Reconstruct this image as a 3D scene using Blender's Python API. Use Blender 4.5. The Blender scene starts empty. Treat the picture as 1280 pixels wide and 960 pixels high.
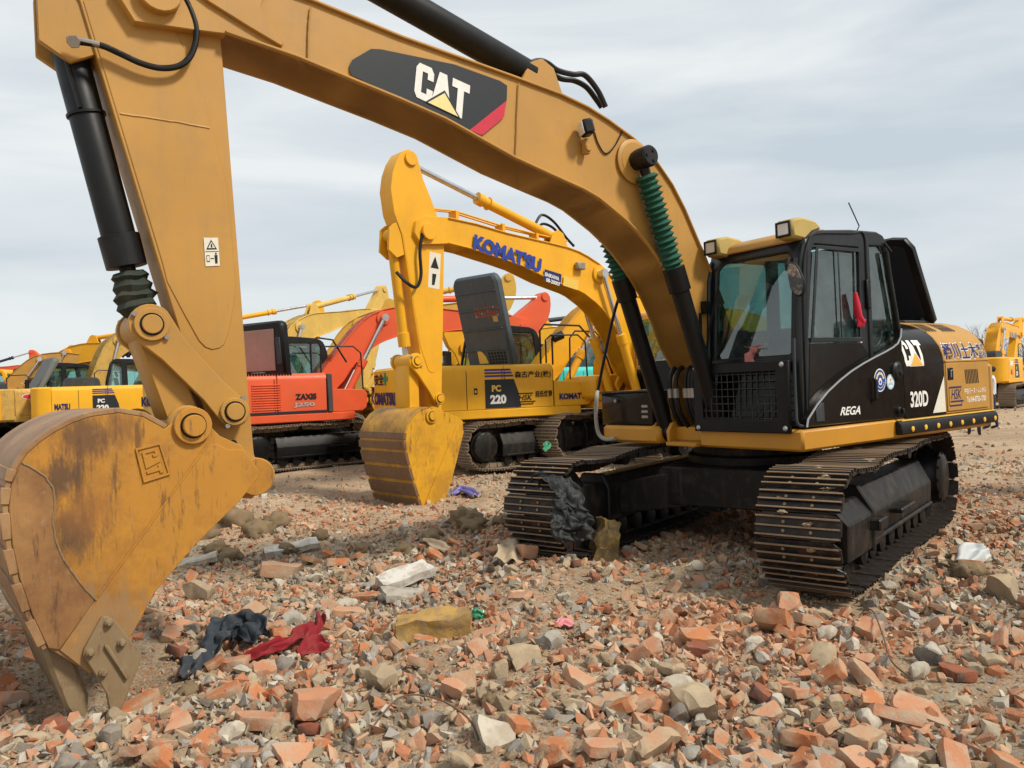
import bpy, bmesh, math, random
import numpy as np
from mathutils import Vector, Matrix, noise
from mathutils.geometry import tessellate_polygon
R = math.radians
SC = bpy.context.scene
COL = SC.collection
random.seed(11); np.random.seed(11)

# ------------------------------------------------------------------ camera
CAM_H, FPX, ROLL = 1.68, 972.0, 0.0349
cd = bpy.data.cameras.new('camera'); cam = bpy.data.objects.new('camera', cd); COL.objects.link(cam)
cd.sensor_fit = 'HORIZONTAL'; cd.sensor_width = 36.0; cd.lens = 36.0 * FPX / 1280.0
cd.clip_start = 0.05; cd.clip_end = 3000
cs, sn = math.cos(ROLL), math.sin(ROLL)
CAMW = np.array([[cs, 0, sn], [0, 1, 0], [-sn, 0, cs]])          # columns: right, forward, up
cam.matrix_world = Matrix(((cs, sn, 0, 0), (0, 0, -1, 0), (-sn, cs, 0, CAM_H), (0, 0, 0, 1)))
SC.camera = cam

# ------------------------------------------------------------------ sky and sun
SUN_EL, SUN_AZ = R(48), R(118)          # azimuth of the sun, clockwise from +Y
world = bpy.data.worlds.new('World'); SC.world = world; world.use_nodes = True
nt = world.node_tree; N = nt.nodes; Lk = nt.links; N.clear()
out = N.new('ShaderNodeOutputWorld')
sky = N.new('ShaderNodeTexSky'); sky.sky_type = 'NISHITA'; sky.sun_disc = False
sky.sun_elevation = SUN_EL; sky.sun_rotation = SUN_AZ
bg1 = N.new('ShaderNodeBackground'); bg1.inputs[1].default_value = 0.10
Lk.new(sky.outputs[0], bg1.inputs[0])
tc = N.new('ShaderNodeTexCoord')
mp = N.new('ShaderNodeMapping'); mp.inputs['Scale'].default_value = (1.0, 1.0, 5.0); mp.inputs['Location'].default_value = (0.3, 0.1, 0.4)
Lk.new(tc.outputs['Generated'], mp.inputs[0])
nz = N.new('ShaderNodeTexNoise'); nz.inputs['Scale'].default_value = 1.7; nz.inputs['Detail'].default_value = 7; nz.inputs['Roughness'].default_value = 0.5
nz.inputs['Distortion'].default_value = 0.5
Lk.new(mp.outputs[0], nz.inputs['Vector'])
rp = N.new('ShaderNodeValToRGB')
rp.color_ramp.elements[0].position = 0.36; rp.color_ramp.elements[0].color = (0.60, 0.675, 0.735, 1)
rp.color_ramp.elements[1].position = 0.64; rp.color_ramp.elements[1].color = (0.88, 0.915, 0.925, 1)
Lk.new(nz.outputs['Fac'], rp.inputs[0])
sep = N.new('ShaderNodeSeparateXYZ'); Lk.new(tc.outputs['Generated'], sep.inputs[0])
hz = N.new('ShaderNodeMapRange'); hz.inputs['From Min'].default_value = 0.0; hz.inputs['From Max'].default_value = 0.22
hz.inputs['To Min'].default_value = 0.8; hz.inputs['To Max'].default_value = 0.0
Lk.new(sep.outputs['Z'], hz.inputs['Value'])
mxc = N.new('ShaderNodeMix'); mxc.data_type = 'RGBA'
mxc.inputs['B'].default_value = (0.81, 0.85, 0.845, 1)
Lk.new(hz.outputs[0], mxc.inputs['Factor']); Lk.new(rp.outputs[0], mxc.inputs['A'])
bg2 = N.new('ShaderNodeBackground'); bg2.inputs[1].default_value = 1.0
Lk.new(mxc.outputs['Result'], bg2.inputs[0])
ms = N.new('ShaderNodeMixShader'); ms.inputs[0].default_value = 0.93
Lk.new(bg1.outputs[0], ms.inputs[1]); Lk.new(bg2.outputs[0], ms.inputs[2]); Lk.new(ms.outputs[0], out.inputs[0])
sl = bpy.data.lights.new('sun', 'SUN'); sl.energy = 3.9; sl.angle = R(9); sl.color = (1.0, 0.93, 0.80)
so = bpy.data.objects.new('sun', sl); COL.objects.link(so)
sd = Vector((math.sin(SUN_AZ) * math.cos(SUN_EL), math.cos(SUN_AZ) * math.cos(SUN_EL), math.sin(SUN_EL)))
so.rotation_euler = sd.to_track_quat('Z', 'Y').to_euler(); so.location = (0, 0, 40)
SC.view_settings.view_transform = 'Standard'; SC.view_settings.look = 'None'
SC.view_settings.exposure = 0.0; SC.view_settings.gamma = 1.0

# ------------------------------------------------------------------ materials
MATS = {}
def _nodes(name):
    m = bpy.data.materials.new(name); m.use_nodes = True
    t = m.node_tree
    b = t.nodes['Principled BSDF']
    return m, t, b
def _noise(t, scale, detail=5, rough=0.55, vec=None, stretch=None, coord='Object'):
    c = t.nodes.new('ShaderNodeTexCoord')
    n = t.nodes.new('ShaderNodeTexNoise'); n.inputs['Scale'].default_value = scale
    n.inputs['Detail'].default_value = detail; n.inputs['Roughness'].default_value = rough
    if stretch:
        mpn = t.nodes.new('ShaderNodeMapping'); mpn.inputs['Scale'].default_value = stretch[:3]
        if len(stretch) > 3: mpn.inputs['Rotation'].default_value = stretch[3:]
        t.links.new(c.outputs[coord], mpn.inputs[0]); t.links.new(mpn.outputs[0], n.inputs['Vector'])
    else:
        t.links.new(c.outputs[coord], n.inputs['Vector'])
    return n
def _ramp(t, src, p0, p1, c0=(0, 0, 0, 1), c1=(1, 1, 1, 1)):
    r = t.nodes.new('ShaderNodeValToRGB'); e = r.color_ramp.elements
    e[0].position = p0; e[1].position = p1; e[0].color = c0; e[1].color = c1
    t.links.new(src, r.inputs[0]); return r
def _mix(t, fac, a, b, mode='MIX'):
    m = t.nodes.new('ShaderNodeMix'); m.data_type = 'RGBA'; m.blend_type = mode
    for k, v in (('Factor', fac), ('A', a), ('B', b)):
        if isinstance(v, (int, float)): m.inputs[k].default_value = v
        elif isinstance(v, tuple): m.inputs[k].default_value = v if len(v) == 4 else v + (1,)
        else: t.links.new(v, m.inputs[k])
    return m.outputs['Result']
def _mul(t, a, k):
    m = t.nodes.new('ShaderNodeMath'); m.operation = 'MULTIPLY'
    t.links.new(a, m.inputs[0])
    if isinstance(k, (int, float)): m.inputs[1].default_value = k
    else: t.links.new(k, m.inputs[1])
    return m.outputs[0]
def _bump(t, b, src, strength, dist=0.01):
    n = t.nodes.new('ShaderNodeBump'); n.inputs['Strength'].default_value = strength; n.inputs['Distance'].default_value = dist
    t.links.new(src, n.inputs['Height']); t.links.new(n.outputs[0], b.inputs['Normal'])
def paint(name, col, rough=0.45, dirt=0.25, dirtcol=(0.20, 0.14, 0.08), var=0.10, spec=0.4, metal=0.0, bump=0.12, coat=0.0, scratch=0.0, scratchcol=(0.10, 0.06, 0.04)):
    if name in MATS: return MATS[name]
    m, t, b = _nodes(name)
    n1 = _noise(t, 1.6, 6)
    c = _mix(t, _ramp(t, n1.outputs['Fac'], 0.3, 0.7).outputs[0], tuple(x * (1 - var) for x in col), tuple(min(1, x * (1 + var)) for x in col))
    if dirt:
        n2 = _noise(t, 5.5, 9, 0.68)
        c = _mix(t, _mul(t, _ramp(t, n2.outputs['Fac'], 0.50, 0.78).outputs[0], dirt), c, dirtcol)
        n3 = _noise(t, 2.2, 6, 0.6, stretch=(6, 6, 0.7))
        c = _mix(t, _mul(t, _ramp(t, n3.outputs['Fac'], 0.52, 0.75).outputs[0], dirt * 0.7), c, dirtcol)
    if scratch:
        n4 = _noise(t, 3.0, 8, 0.7, stretch=(14, 14, 2, 0.3, 0.5, 0.2))
        c = _mix(t, _mul(t, _ramp(t, n4.outputs['Fac'], 0.62, 0.68).outputs[0], scratch), c, scratchcol)
    t.links.new(c, b.inputs['Base Color'])
    nr = _noise(t, 9, 6)
    rr = t.nodes.new('ShaderNodeMapRange'); rr.inputs['To Min'].default_value = max(0.03, rough - 0.1); rr.inputs['To Max'].default_value = min(1, rough + 0.22)
    t.links.new(nr.outputs['Fac'], rr.inputs['Value']); t.links.new(rr.outputs[0], b.inputs['Roughness'])
    b.inputs['Metallic'].default_value = metal; b.inputs['Specular IOR Level'].default_value = spec
    b.inputs['Coat Weight'].default_value = coat; b.inputs['Coat Roughness'].default_value = 0.08
    if bump: _bump(t, b, nr.outputs['Fac'], bump, 0.004)
    MATS[name] = m; return m
def flat(name, col, rough=0.6, spec=0.3, metal=0.0):
    if name in MATS: return MATS[name]
    m, t, b = _nodes(name)
    n = _noise(t, 30, 5)
    c = _mix(t, _ramp(t, n.outputs['Fac'], 0.3, 0.75).outputs[0], tuple(x * 0.86 for x in col), col)
    t.links.new(c, b.inputs['Base Color']); b.inputs['Roughness'].default_value = rough
    b.inputs['Specular IOR Level'].default_value = spec; b.inputs['Metallic'].default_value = metal
    MATS[name] = m; return m
def glass(name, tint, clear=0.75, refl=0.09):
    if name in MATS: return MATS[name]
    m, t, b = _nodes(name); t.nodes.remove(b)
    o = t.nodes['Material Output']
    tr = t.nodes.new('ShaderNodeBsdfTransparent'); tr.inputs[0].default_value = tint + (1,)
    gl = t.nodes.new('ShaderNodeBsdfGlossy'); gl.inputs['Roughness'].default_value = 0.02; gl.inputs[0].default_value = (0.95, 1.0, 0.98, 1)
    df = t.nodes.new('ShaderNodeBsdfDiffuse'); df.inputs[0].default_value = (0.33, 0.36, 0.34, 1)
    fr = t.nodes.new('ShaderNodeFresnel'); fr.inputs[0].default_value = 1.55
    mr = t.nodes.new('ShaderNodeMapRange'); mr.inputs['To Min'].default_value = refl; mr.inputs['To Max'].default_value = 1.0 if refl > .05 else .4; 
    t.links.new(fr.outputs[0], mr.inputs['Value'])
    ge_ = t.nodes.new('ShaderNodeNewGeometry'); iv = t.nodes.new('ShaderNodeMath'); iv.operation = 'SUBTRACT'; iv.inputs[0].default_value = 1.0; t.links.new(ge_.outputs['Backfacing'], iv.inputs[1])
    a = t.nodes.new('ShaderNodeMixShader'); t.links.new(_mul(t, mr.outputs[0], iv.outputs[0]), a.inputs[0])
    t.links.new(tr.outputs[0], a.inputs[1]); t.links.new(gl.outputs[0], a.inputs[2])
    n = _noise(t, 7, 7, 0.65)
    dd = t.nodes.new('ShaderNodeMixShader'); t.links.new(_mul(t, _ramp(t, n.outputs['Fac'], 0.35, 0.8).outputs[0], 1 - clear), dd.inputs[0])
    t.links.new(a.outputs[0], dd.inputs[1]); t.links.new(df.outputs[0], dd.inputs[2])
    t.links.new(dd.outputs[0], o.inputs[0])
    MATS[name] = m; return m

OCHRE = paint('ochre_paint', (0.43, 0.222, 0.043), 0.46, dirt=0.42, dirtcol=(0.29, 0.185, 0.08), var=0.10, scratch=0.22, scratchcol=(0.22, 0.12, 0.04))
OCHRE2 = paint('ochre_lower_paint', (0.50, 0.225, 0.018), 0.40, dirt=0.25, dirtcol=(.30, .19, .08), var=0.08, spec=0.4)
GOLD = paint('golden_paint', (0.76, 0.385, 0.011), 0.43, dirt=0.2, dirtcol=(.45, .26, .06), var=0.08)
GOLD2 = paint('golden_clean_paint', (0.74, 0.36, 0.010), 0.4, dirt=0.25, dirtcol=(.42, .25, .06), var=0.08)
PALE = paint('pale_yellow_paint', (0.62, 0.40, 0.09), 0.5, dirt=0.25)
RED = paint('orange_red_paint', (0.66, 0.092, 0.028), 0.4, dirt=0.12, var=0.07)
CYAN = paint('turquoise_paint', (0.05, 0.50, 0.46), 0.45, dirt=0.2)
GREYP = paint('slate_grey_paint', (0.045, 0.052, 0.058), 0.5, dirt=0.2)
BLACK = paint('black_steel', (0.005, 0.005, 0.0055), 0.34, dirt=0.10, dirtcol=(0.055, 0.04, 0.03), spec=0.22)
GLOSSB = paint('gloss_black_paint', (0.012, 0.009, 0.008), 0.13, dirt=0.06, dirtcol=(0.05, 0.035, 0.025), spec=0.14, bump=0.02, coat=0.0)
CABG = paint('charcoal_cab_paint', (0.009, 0.0115, 0.014), 0.30, dirt=0.14, dirtcol=(0.09, 0.08, 0.065), spec=0.35)
PLAST = paint('dark_plastic', (0.026, 0.032, 0.038), 0.55, dirt=0.25, dirtcol=(0.14, 0.12, 0.09))
FRAMEM = paint('dusty_black_frame', (0.009, 0.0085, 0.008), 0.42, dirt=0.55, dirtcol=(0.085, 0.062, 0.042), spec=0.28)
RUBBER = paint('black_rubber', (0.0055, 0.006, 0.007), 0.40, dirt=0.14, dirtcol=(0.07, 0.06, 0.05), spec=.3)
CHROME = paint('chrome_rod', (0.62, 0.63, 0.65), 0.16, dirt=0.2, metal=0.9)
STEEL = paint('worn_steel', (0.30, 0.27, 0.24), 0.42, dirt=0.4, metal=0.6)
SHOE = paint('track_shoe_steel', (0.013, 0.011, 0.010), 0.46, dirt=0.7, dirtcol=(0.12, 0.06, 0.028), spec=0.4, scratch=0.25, scratchcol=(0.30, 0.12, 0.04))
BAR = paint('grouser_worn_edge', (0.27, 0.19, 0.12), 0.5, dirt=0.8, dirtcol=(0.20, 0.075, 0.02), metal=0.3)
SHOEB = paint('muddy_track_steel', (0.22, 0.165, 0.115), 0.75, dirt=0.6, dirtcol=(0.05, 0.038, 0.03))
BARB = paint('muddy_grouser', (0.36, 0.285, 0.205), 0.8, dirt=0.5, dirtcol=(0.10, 0.07, 0.05))
BELLOW = paint('green_bellows_cloth', (0.012, 0.085, 0.052), 0.75, dirt=0.3, dirtcol=(0.04, 0.05, 0.035), bump=0.4)
BOOTD = paint('dirty_wrap_cloth', (0.022, 0.03, 0.022), 0.8, dirt=0.5, dirtcol=(0.08, 0.07, 0.05), bump=0.5)
WHITE = flat('white_print', (0.78, 0.77, 0.73)); NAVY = flat('navy_print', (0.015, 0.022, 0.12)); INK = flat('black_print', (0.012, 0.012, 0.014))
YELP = flat('yellow_print', (0.75, 0.50, 0.10)); LEMON = flat('lemon_print', (0.80, 0.68, 0.30)); REDP = flat('red_print', (0.55, 0.03, 0.06))
BLUEP = flat('blue_print', (0.02, 0.05, 0.30)); GREENP = flat('green_print', (0.02, 0.25, 0.10)); SKYP = flat('pale_blue_print', (0.35, 0.6, 0.75))
CREAM = flat('cream_print', (0.72, 0.69, 0.58)); SLATE = flat('slate_print', (0.022, 0.026, 0.032), 0.45); GREYT = flat('grey_print', (0.35, 0.35, 0.36))
TAN = paint('faded_lamp_housing', (0.42, 0.31, 0.09), 0.55, dirt=0.25)
LENS = paint('lamp_lens', (0.70, 0.69, 0.66), 0.12, dirt=0.3, spec=0.7)
GLASS = glass('cab_glass', (0.66, 0.86, 0.84), 0.90)
GLASSD = glass('dark_lower_glass', (0.10, 0.12, 0.12), 0.985, 0.0)
GLASSF = glass('front_glass', (0.38, 0.50, 0.49), 0.86)
SEAT = flat('seat_cloth', (0.05, 0.09, 0.10), 0.8); INTER = flat('cab_interior', (0.10, 0.10, 0.10), 0.7)
BACKING = flat('backing_black', (.012, .012, .013), .7)  # black for the panel added behind the lower front window
PINK = flat('pink_cloth', (0.55, 0.20, 0.18), 0.85); REDC = flat('red_glove_rubber', (0.62, 0.02, 0.05), 0.6)
INSUL = paint('dusty_insulation', (0.36, 0.23, 0.19), 0.85, dirt=0.3)
SILVER = flat('silver_trim', (0.45, 0.46, 0.47), 0.3, metal=0.6)
def bucket_mat(name, base, wear, heavy, spots=()):
    m, t, b = _nodes(name)
    c = _mix(t, _ramp(t, _noise(t, 2.5, 6).outputs['Fac'], 0.3, 0.7).outputs[0], tuple(x * 0.88 for x in base), base)
    n1 = _noise(t, 2.1, 10, 0.72)
    c = _mix(t, _mul(t, _ramp(t, n1.outputs['Fac'], 0.50 - 0.12 * wear, 0.62).outputs[0], heavy), c, (0.15, 0.065, 0.028))
    n2 = _noise(t, 2.6, 9, 0.7, stretch=(7, 7, 1.2, 0.0, 0.35, 0.0))
    c = _mix(t, _mul(t, _ramp(t, n2.outputs['Fac'], 0.57, 0.66).outputs[0], 0.55 + 0.3 * heavy), c, (0.075, 0.038, 0.022))
    n3 = _noise(t, 6.0, 8, 0.75, stretch=(10, 10, 0.8, 0.0, -0.6, 0.0))
    n5 = _noise(t, 4.0, 10, 0.8, stretch=(16, 16, 0.7, 0.0, 0.75, 0.0)); c = _mix(t, _mul(t, _ramp(t, n5.outputs['Fac'], 0.58, 0.63).outputs[0], 0.45), c, (0.30, 0.20, 0.10))
    c = _mix(t, _mul(t, _ramp(t, n3.outputs['Fac'], 0.60, 0.66).outputs[0], 0.65), c, (0.09, 0.05, 0.03))
    for ce, r0, col, amt in spots:
        co = t.nodes.new('ShaderNodeTexCoord'); vd = t.nodes.new('ShaderNodeVectorMath'); vd.operation = 'DISTANCE'; vd.inputs[1].default_value = ce; t.links.new(co.outputs['Object'], vd.inputs[0])
        ns = _noise(t, 7.0, 11, .78, stretch=(3.0, 3.0, 0.8, 0, .45, 0)); ad = t.nodes.new('ShaderNodeMath'); ad.operation = 'MULTIPLY_ADD'; t.links.new(ns.outputs['Fac'], ad.inputs[0]); ad.inputs[1].default_value = 3.2 * r0; t.links.new(vd.outputs['Value'], ad.inputs[2])
        mk_ = _ramp(t, ad.outputs[0], r0 * 2.0, r0 * 2.7, (1, 1, 1, 1), (0, 0, 0, 1)); c = _mix(t, _mul(t, mk_.outputs[0], amt), c, col)
    n4 = _noise(t, 16, 6, 0.7)
    c = _mix(t, _mul(t, _ramp(t, n4.outputs['Fac'], 0.58, 0.72).outputs[0], 0.35 * wear + 0.1), c, (0.36, 0.27, 0.18))
    t.links.new(c, b.inputs['Base Color']); b.inputs['Roughness'].default_value = 0.55; b.inputs['Specular IOR Level'].default_value = 0.35
    _bump(t, b, n1.outputs['Fac'], 0.25, 0.006)
    MATS[name] = m; return m
BKT = None
HEEL = bucket_mat('rusty_wear_plate', (0.36, 0.185, 0.065), 1.0, 0.75)
TOOTH = bucket_mat('muddy_tooth_steel', (0.26, 0.19, 0.105), 0.9, 0.3)
SHELL = bucket_mat('dusty_shell', (0.37, 0.215, 0.10), 0.9, 0.7)
SHELLG = bucket_mat('muddy_golden_shell', (0.58, 0.30, 0.03), 1.0, 0.7)
STRIPG = bucket_mat('muddy_strip', (0.19, 0.115, 0.06), 1.2, 0.8)
BKTG = bucket_mat('worn_golden_bucket', (0.66, 0.33, 0.015), 0.1, 0.35)

# ------------------------------------------------------------------ mesh builder
class MB:
    def __init__(s): s.v = []; s.f = []; s.m = []
    def add(s, vs, fs, m=0):
        o = len(s.v); s.v += [tuple(v) for v in vs]
        for f in fs: s.f.append(tuple(i + o for i in f)); s.m.append(m)
        return s
    def box(s, c, d, rot=None, m=0):
        vs = [Vector((x * d[0] / 2, y * d[1] / 2, z * d[2] / 2)) for x in (-1, 1) for y in (-1, 1) for z in (-1, 1)]
        if rot is not None: vs = [rot @ v for v in vs]
        c = Vector(c)
        return s.add([v + c for v in vs], [(0, 1, 3, 2), (4, 6, 7, 5), (0, 4, 5, 1), (2, 3, 7, 6), (0, 2, 6, 4), (1, 5, 7, 3)], m)
    def bb(s, x0, x1, y0, y1, z0, z1, m=0):
        return s.box(((x0 + x1) / 2, (y0 + y1) / 2, (z0 + z1) / 2), (x1 - x0, y1 - y0, z1 - z0), None, m)
    def prism(s, poly, a, b, ax='y', holes=(), m=0, fn=None):
        """polygon in the plane across axis ax, extruded from a to b; (x,z) for y, (y,z) for x, (x,y) for z"""
        def P(p, t): return {'y': (p[0], t, p[1]), 'x': (t, p[0], p[1]), 'z': (p[0], p[1], t)}[ax]
        loops = [list(poly)] + [list(h) for h in holes]
        flat_ = [p for l in loops for p in l]; n = len(flat_)
        vs = [P(p, a) for p in flat_] + [P(p, b) for p in flat_]
        if fn: vs = [fn(v) for v in vs]
        fs = []
        if holes:
            tris = tessellate_polygon([[Vector((p[0], p[1], 0)) for p in l] for l in loops])
            for t in tris: fs.append(tuple(t)); fs.append(tuple(i + n for i in reversed(t)))
        else:
            fs.append(tuple(range(n))); fs.append(tuple(reversed(range(n, 2 * n))))
        o = 0
        for l in loops:
            k = len(l)
            for i in range(k):
                j = (i + 1) % k; fs.append((o + i, o + j, o + j + n, o + i + n))
            o += k
        return s.add(vs, fs, m)
    def sweep(s, pts, y0, y1, th, m=0):
        """a plate of thickness th following an (x,z) polyline, spanning y0..y1; th goes to the left of travel"""
        P = [Vector((p[0], p[1])) for p in pts]; o = []
        for i, p in enumerate(P):
            d = (P[min(i + 1, len(P) - 1)] - P[max(i - 1, 0)]).normalized(); o.append(p + Vector((-d.y, d.x)) * th)
        ring = [(p.x, p.y) for p in P] + [(p.x, p.y) for p in reversed(o)]
        n = len(P)
        vs = [(x, y0, z) for x, z in ring] + [(x, y1, z) for x, z in ring]; q = 2 * n; fs = []
        for i in range(q):
            j = (i + 1) % q; fs.append((i, j, j + q, i + q))
        for i in range(n - 1):
            a, b, c, d = i, i + 1, q - 2 - i, q - 1 - i
            fs.append((a, b, c, d)); fs.append((d + q, c + q, b + q, a + q))
        return s.add(vs, fs, m)
    def tube(s, path, r, n=8, m=0, cap=True):
        P = [Vector(p) for p in path]; rs = r if isinstance(r, (list, tuple)) else [r] * len(P)
        d0 = (P[1] - P[0]).normalized(); u = d0.orthogonal().normalized(); vs = []; fs = []
        for i, p in enumerate(P):
            d = (P[min(i + 1, len(P) - 1)] - P[max(i - 1, 0)]).normalized()
            u = (u - d * u.dot(d)).normalized(); w = d.cross(u)
            for k in range(n):
                a = 2 * math.pi * k / n; vs.append(p + (u * math.cos(a) + w * math.sin(a)) * rs[i])
        for i in range(len(P) - 1):
            for k in range(n):
                k2 = (k + 1) % n; fs.append((i * n + k, i * n + k2, (i + 1) * n + k2, (i + 1) * n + k))
        if cap:
            fs.append(tuple(reversed(range(n)))); fs.append(tuple(range((len(P) - 1) * n, len(P) * n)))
        return s.add(vs, fs, m)
    def cyl(s, a, b, r, n=16, m=0, r2=None):
        return s.tube([a, b], [r, r if r2 is None else r2], n, m)
    def lathe(s, a, b, prof, n=16, m=0):
        """prof: (t 0..1 along a-b, radius)"""
        a, b = Vector(a), Vector(b); d = (b - a); dn = d.normalized(); u = dn.orthogonal().normalized(); w = dn.cross(u); vs = []; fs = []
        for t, r in prof:
            for k in range(n):
                an = 2 * math.pi * k / n; vs.append(a + d * t + (u * math.cos(an) + w * math.sin(an)) * r)
        for i in range(len(prof) - 1):
            for k in range(n):
                k2 = (k + 1) % n; fs.append((i * n + k, i * n + k2, (i + 1) * n + k2, (i + 1) * n + k))
        fs.append(tuple(reversed(range(n)))); fs.append(tuple(range((len(prof) - 1) * n, len(prof) * n)))
        return s.add(vs, fs, m)
    def tf(s, fn):
        s.v = [tuple(fn(Vector(v))) for v in s.v]; return s
    def build(s, name, mats, parent=None, bev=0.0, ang=36, smooth=True):
        me = bpy.data.meshes.new(name); me.from_pydata(s.v, [], s.f)
        mats = mats if isinstance(mats, (list, tuple)) else [mats]
        for mm in mats: me.materials.append(mm)
        me.polygons.foreach_set('material_index', s.m)
        bm = bmesh.new(); bm.from_mesh(me)
        bmesh.ops.recalc_face_normals(bm, faces=bm.faces)
        if bev > 0:
            ed = [e for e in bm.edges if len(e.link_faces) == 2 and e.calc_face_angle(0) > R(28)]
            bmesh.ops.bevel(bm, geom=ed, offset=bev, segments=1, profile=0.5, affect='EDGES', clamp_overlap=True)
        bm.to_mesh(me); bm.free()
        if smooth:
            me.polygons.foreach_set('use_smooth', [True] * len(me.polygons)); me.set_sharp_from_angle(angle=R(ang))
        o = bpy.data.objects.new(name, me); COL.objects.link(o)
        if parent is not None: o.parent = parent
        return o
def tag(o, label=None, cat=None, group=None, kind=None):
    for k, v in (('label', label), ('category', cat), ('group', group), ('kind', kind)):
        if v: o[k] = v
    return o
def thing(name, label, cat, loc=(0, 0, 0), rz=0.0, group=None):
    o = bpy.data.objects.new(name, None); COL.objects.link(o); o.location = loc; o.rotation_euler = (0, 0, rz); o.empty_display_size = 0.3
    return tag(o, label, cat, group)
def smooth_path(pts, n=6):
    P = [Vector(p) for p in pts]; Q = []
    for i in range(len(P) - 1):
        p0, p1, p2, p3 = P[max(i - 1, 0)], P[i], P[i + 1], P[min(i + 2, len(P) - 1)]
        for k in range(n):
            t = k / n
            Q.append(0.5 * ((2 * p1) + (p2 - p0) * t + (2 * p0 - 5 * p1 + 4 * p2 - p3) * t * t + (3 * p1 - p0 - 3 * p2 + p3) * t ** 3))
    Q.append(P[-1]); return Q

# ------------------------------------------------------------------ lettering
_tx = {}
def text_geom(body, bold=0.0, shear=0.0, sp=1.0):
    k = (body, bold, shear, sp)
    if k in _tx: return _tx[k]
    cu = bpy.data.curves.new('lettering', 'FONT'); cu.body = body; cu.offset = bold; cu.shear = shear; cu.size = 1.0; cu.resolution_u = 3; cu.space_character = sp
    ob = bpy.data.objects.new('lettering', cu); COL.objects.link(ob)
    dg = bpy.context.evaluated_depsgraph_get()
    me = bpy.data.meshes.new_from_object(ob.evaluated_get(dg))
    vs = [v.co.copy() for v in me.vertices]; fs = [tuple(p.vertices) for p in me.polygons]
    bpy.data.objects.remove(ob); bpy.data.curves.remove(cu); bpy.data.meshes.remove(me)
    x0, x1 = min(v.x for v in vs), max(v.x for v in vs); y0, y1 = min(v.y for v in vs), max(v.y for v in vs)
    vs = [((v.x - x0) / (x1 - x0), (v.y - y0) / (y1 - y0)) for v in vs]
    _tx[k] = (vs, fs, (x1 - x0) / (y1 - y0)); return _tx[k]
L_C = [(0, .15), (.15, 0), (.8, 0), (.97, .15), (.97, .37), (.64, .37), (.64, .2), (.35, .2), (.35, .8), (.64, .8), (.64, .63), (.97, .63), (.97, .85), (.8, 1), (.15, 1), (0, .85)]
L_A = [(-.06, 0), (.3, 1), (.72, 1), (1.08, 0)]
L_T = [(.0, 1), (1, 1), (1, .77), (.68, .77), (.68, 0), (.32, 0), (.32, .77), (0, .77)]
def quad(c):
    """c: corners bottom-left, bottom-right, top-right, top-left -> map (u,v) to 3D"""
    a, b, d, e = [Vector(p) for p in c]
    return lambda u, v: (a * (1 - u) + b * u) * (1 - v) + (e * (1 - u) + d * u) * v
class Decal(MB):
    def __init__(s, lift): MB.__init__(s); s.lift = Vector(lift); s.k = 0; s.mats = []
    def _m(s, mat):
        if mat not in s.mats: s.mats.append(mat)
        return s.mats.index(mat)
    def _cut(s, vs, fs, n):
        bm = bmesh.new(); V = [bm.verts.new((a, b, 0)) for a, b in vs]
        for f in fs:
            try: bm.faces.new([V[i] for i in f])
            except ValueError: pass
        for k in range(1, n): bmesh.ops.bisect_plane(bm, geom=bm.verts[:] + bm.edges[:] + bm.faces[:], plane_co=(0, k / n, 0), plane_no=(0, 1, 0))
        bmesh.ops.triangulate(bm, faces=bm.faces[:]); bm.verts.index_update()
        r = ([(v.co.x, v.co.y) for v in bm.verts], [tuple(v.index for v in f.verts) for f in bm.faces]); bm.free(); return r
    cut = 0
    def shape(s, fn, poly, mat, layer):
        if s.cut:
            vs, fs = s._cut(poly, [tuple(range(len(poly)))], s.cut); s.add([fn(*p) + s.lift * layer for p in vs], fs, s._m(mat)); return s
        s.add([fn(*p) + s.lift * layer for p in poly], [tuple(range(len(poly)))], s._m(mat)); return s
    def text(s, fn, body, mat, layer, bold=0.0, shear=0.0, sp=1.0):
        vs, fs, _ = text_geom(body, bold, shear, sp)
        if s.cut: vs, fs = s._cut(vs, fs, s.cut)
        s.add([fn(*p) + s.lift * layer for p in vs], fs, s._m(mat)); return s
    def cat(s, fn, mat, tri, edge, layer):
        for i, l in enumerate((L_C, L_A, L_T)):
            x0 = (0.0, 0.315, 0.66)[i]
            s.shape(fn, [(x0 + p[0] * 0.33, p[1]) for p in l], mat, layer)
        s.shape(fn, [(.20, -.02), (.86, -.02), (.53, .55)], edge, layer + 1)
        s.shape(fn, [(.25, .0), (.81, .0), (.53, .47)], tri, layer + 2); return s
    def ring(s, fn, cx, cy, rx, ry, mat, layer, n=28):
        return s.shape(fn, [(cx + rx * math.cos(2 * math.pi * i / n), cy + ry * math.sin(2 * math.pi * i / n)) for i in range(n)], mat, layer)
    def done(s, name, parent):
        me = bpy.data.meshes.new(name); me.from_pydata(s.v, [], s.f)
        for mm in s.mats: me.materials.append(mm)
        me.polygons.foreach_set('material_index', s.m)
        o = bpy.data.objects.new(name, me); COL.objects.link(o); o.parent = parent; return o

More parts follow.
